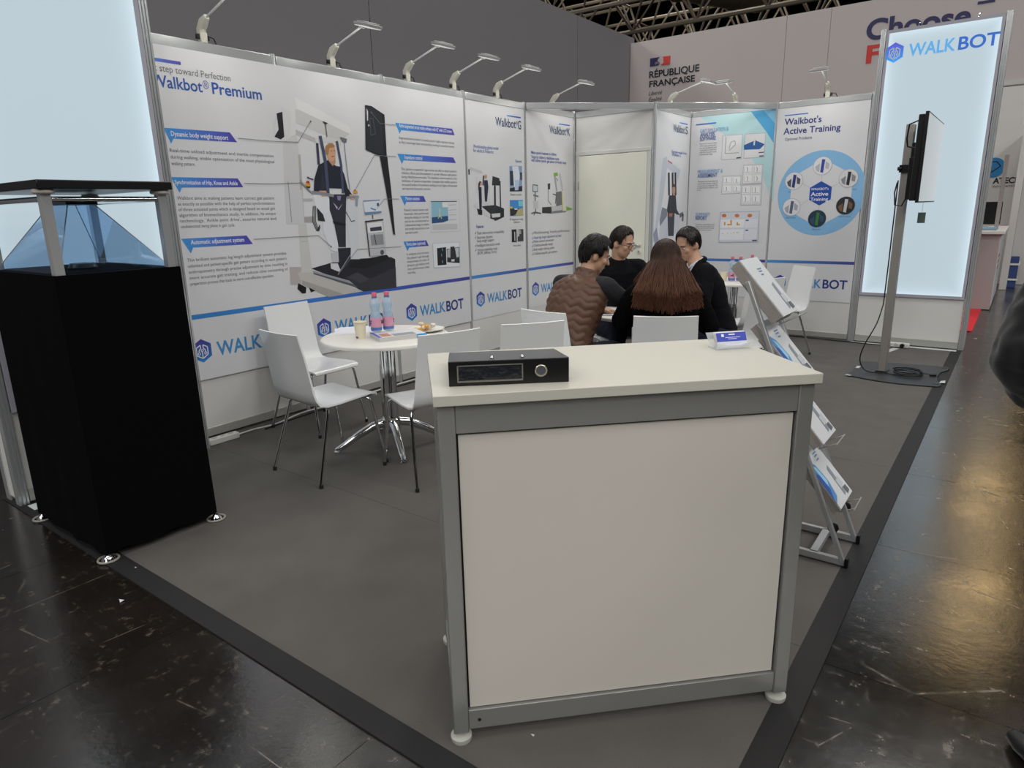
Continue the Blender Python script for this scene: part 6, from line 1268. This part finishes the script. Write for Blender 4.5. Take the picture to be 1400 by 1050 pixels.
            for s in range(1, 8):
                f = s/7; z = q.z+(end-q.z)*f
                y = q.y+(off.y*fl*0.55)*f+0.006*math.sin(f*6+i) - 0.02*f; x = q.x*(1+0.35*f)+off.x*fl*f*0.8+sd*math.sin(f*5+i*0.7)
                if not front: y = q.y+(-0.125+abs(x)*0.20+0.012*rnd.random()-q.y)*f**0.85 if back < 0.2 else y
                pts.append(V((x, y, z))); rs.append(0.0042*(1-0.55*f*f))
            hb.tube(pts, rs, 3)
    link('hair', hb.mesh('hair'), hm, t, ang=180)
    return t

LEG = lambda dx=0.0, dy=0.0: dict(kn=((-0.12+dx, 0.40+dy, 0.53), (0.12+dx, 0.40+dy, 0.53)), an=((-0.13+dx, 0.36+dy, 0.09), (0.13+dx, 0.36+dy, 0.09)))
M_SUIT = mat('suit_black_navy', '0f1014', 0.85, spec=0.15); M_SUITL = mat('suit_trousers_navy', '1b1f2c', 0.8, spec=0.2); M_KNIT = mat('knit_charcoal', '2f2f33', 0.95, sheen=0.1, spec=0.1, bump=0.4, bump_scale=160); M_VEST = mat('vest_brown', '5f4435', 0.5, noise_amt=0.06, noise_scale=30); M_CARD = mat('cardigan_black', '0e0d0f', 0.95, spec=0.08, bump=0.4, bump_scale=140)
M_SHIRT = mat('shirt_white', 'd6d9e0', 0.7); M_LAN = mat('lanyard_white', 'b9bdd0', 0.6)
person('person in a brown quilted vest leaning over the table with back turned', (1.985, 1.60, 0), (0.12, 0.99),
       dict(pelvis=(0, 0, 0.555), chest=(0.01, 0.13, 0.87), neck=(0.03, 0.215, 1.045), head=(0.055, 0.285, 1.185), look=(-0.75, -0.35), sw=0.185, el=((-0.27, 0.36, 0.80), (0.275, 0.42, 0.835)), wr=((-0.10, 0.56, 0.775), (0.36, 0.62, 0.785)), **LEG()),
       dict(legs=M_SUITL, top=M_KNIT, vest=M_VEST, hair=M_HBLACK, lift=0.05, vol=1.05))
person('person with long brown hair and black cardigan seen from behind', (2.615, 1.815, 0), (-0.475, 0.88),
       dict(pelvis=(0, 0.0, 0.55), chest=(0, 0.07, 0.85), neck=(0, 0.115, 1.000), head=(0.0, 0.155, 1.145), look=(0.15, -0.25), sw=0.175, hair_end=0.905, el=((-0.27, 0.20, 0.76), (0.29, 0.16, 0.74)), wr=((-0.10, 0.44, 0.77), (0.16, 0.42, 0.77)), **LEG()),
       dict(legs=M_SUITL, top=M_CARD, hair=M_HLONG, style='long', vol=1.08, ease=0.03, sleeve=(0.078, 0.068, 0.045)))
person('man in a dark suit with glasses behind the brown vest', (1.63, 2.93, 0), (0.8, -0.6),
       dict(pelvis=(0, 0, 0.56), chest=(0, 0.08, 0.89), neck=(0, 0.13, 1.07), head=(0.0, 0.19, 1.215), look=(0.62, -0.30), el=((-0.29, 0.28, 0.79), (0.27, 0.24, 0.79)), wr=((-0.08, 0.50, 0.775), (0.07, 0.50, 0.775)), **LEG()),
       dict(legs=M_SUITL, top=M_SUIT, hair=M_HDBR, glasses=1))
person('man in a dark suit with white shirt and lanyard facing the table', (2.56, 2.95, 0), (-0.72, -0.62),
       dict(pelvis=(0, 0, 0.56), chest=(0.0, 0.12, 0.885), neck=(0.03, 0.20, 1.07), head=(0.055, 0.255, 1.208), look=(0.42, -0.38), el=((-0.27, 0.24, 0.78), (0.28, 0.30, 0.79)), wr=((-0.14, 0.44, 0.62), (0.10, 0.55, 0.775)), **LEG()),
       dict(legs=M_SUITL, top=M_SUIT, hair=M_HBLACK, shirt=M_SHIRT, lanyard=M_LAN))
person('passer-by in a black coat at the right edge of the picture', (4.682, -0.040, 0), (-0.6, 0.8),
       dict(pelvis=(0, 0, 0.93), chest=(0, 0.02, 1.24), neck=(0, 0.03, 1.47), head=(0, 0.05, 1.635), look=(0, -0.1), sw=0.205, girth=1.05, el=((-0.36, -0.03, 1.155), (0.33, -0.03, 1.15)), wr=((-0.15, 0.09, 0.99), (0.15, 0.09, 0.99)), hd=((0.4, 0.1, -0.8), (-0.4, 0.1, -0.8)), kn=((-0.085, 0.03, 0.50), (0.11, 0.03, 0.5)), an=((-0.115, -0.06, 0.09), (0.15, -0.02, 0.09))),
       dict(legs=mat('trousers_black', '141416', 0.9), top=mat('coat_black', '121214', 0.85, sheen=0.2, spec=0.2), hair=M_HBLACK, hem=0.17, ease=0.03, sleeve=(0.11, 0.098, 0.08), fold=0.014))
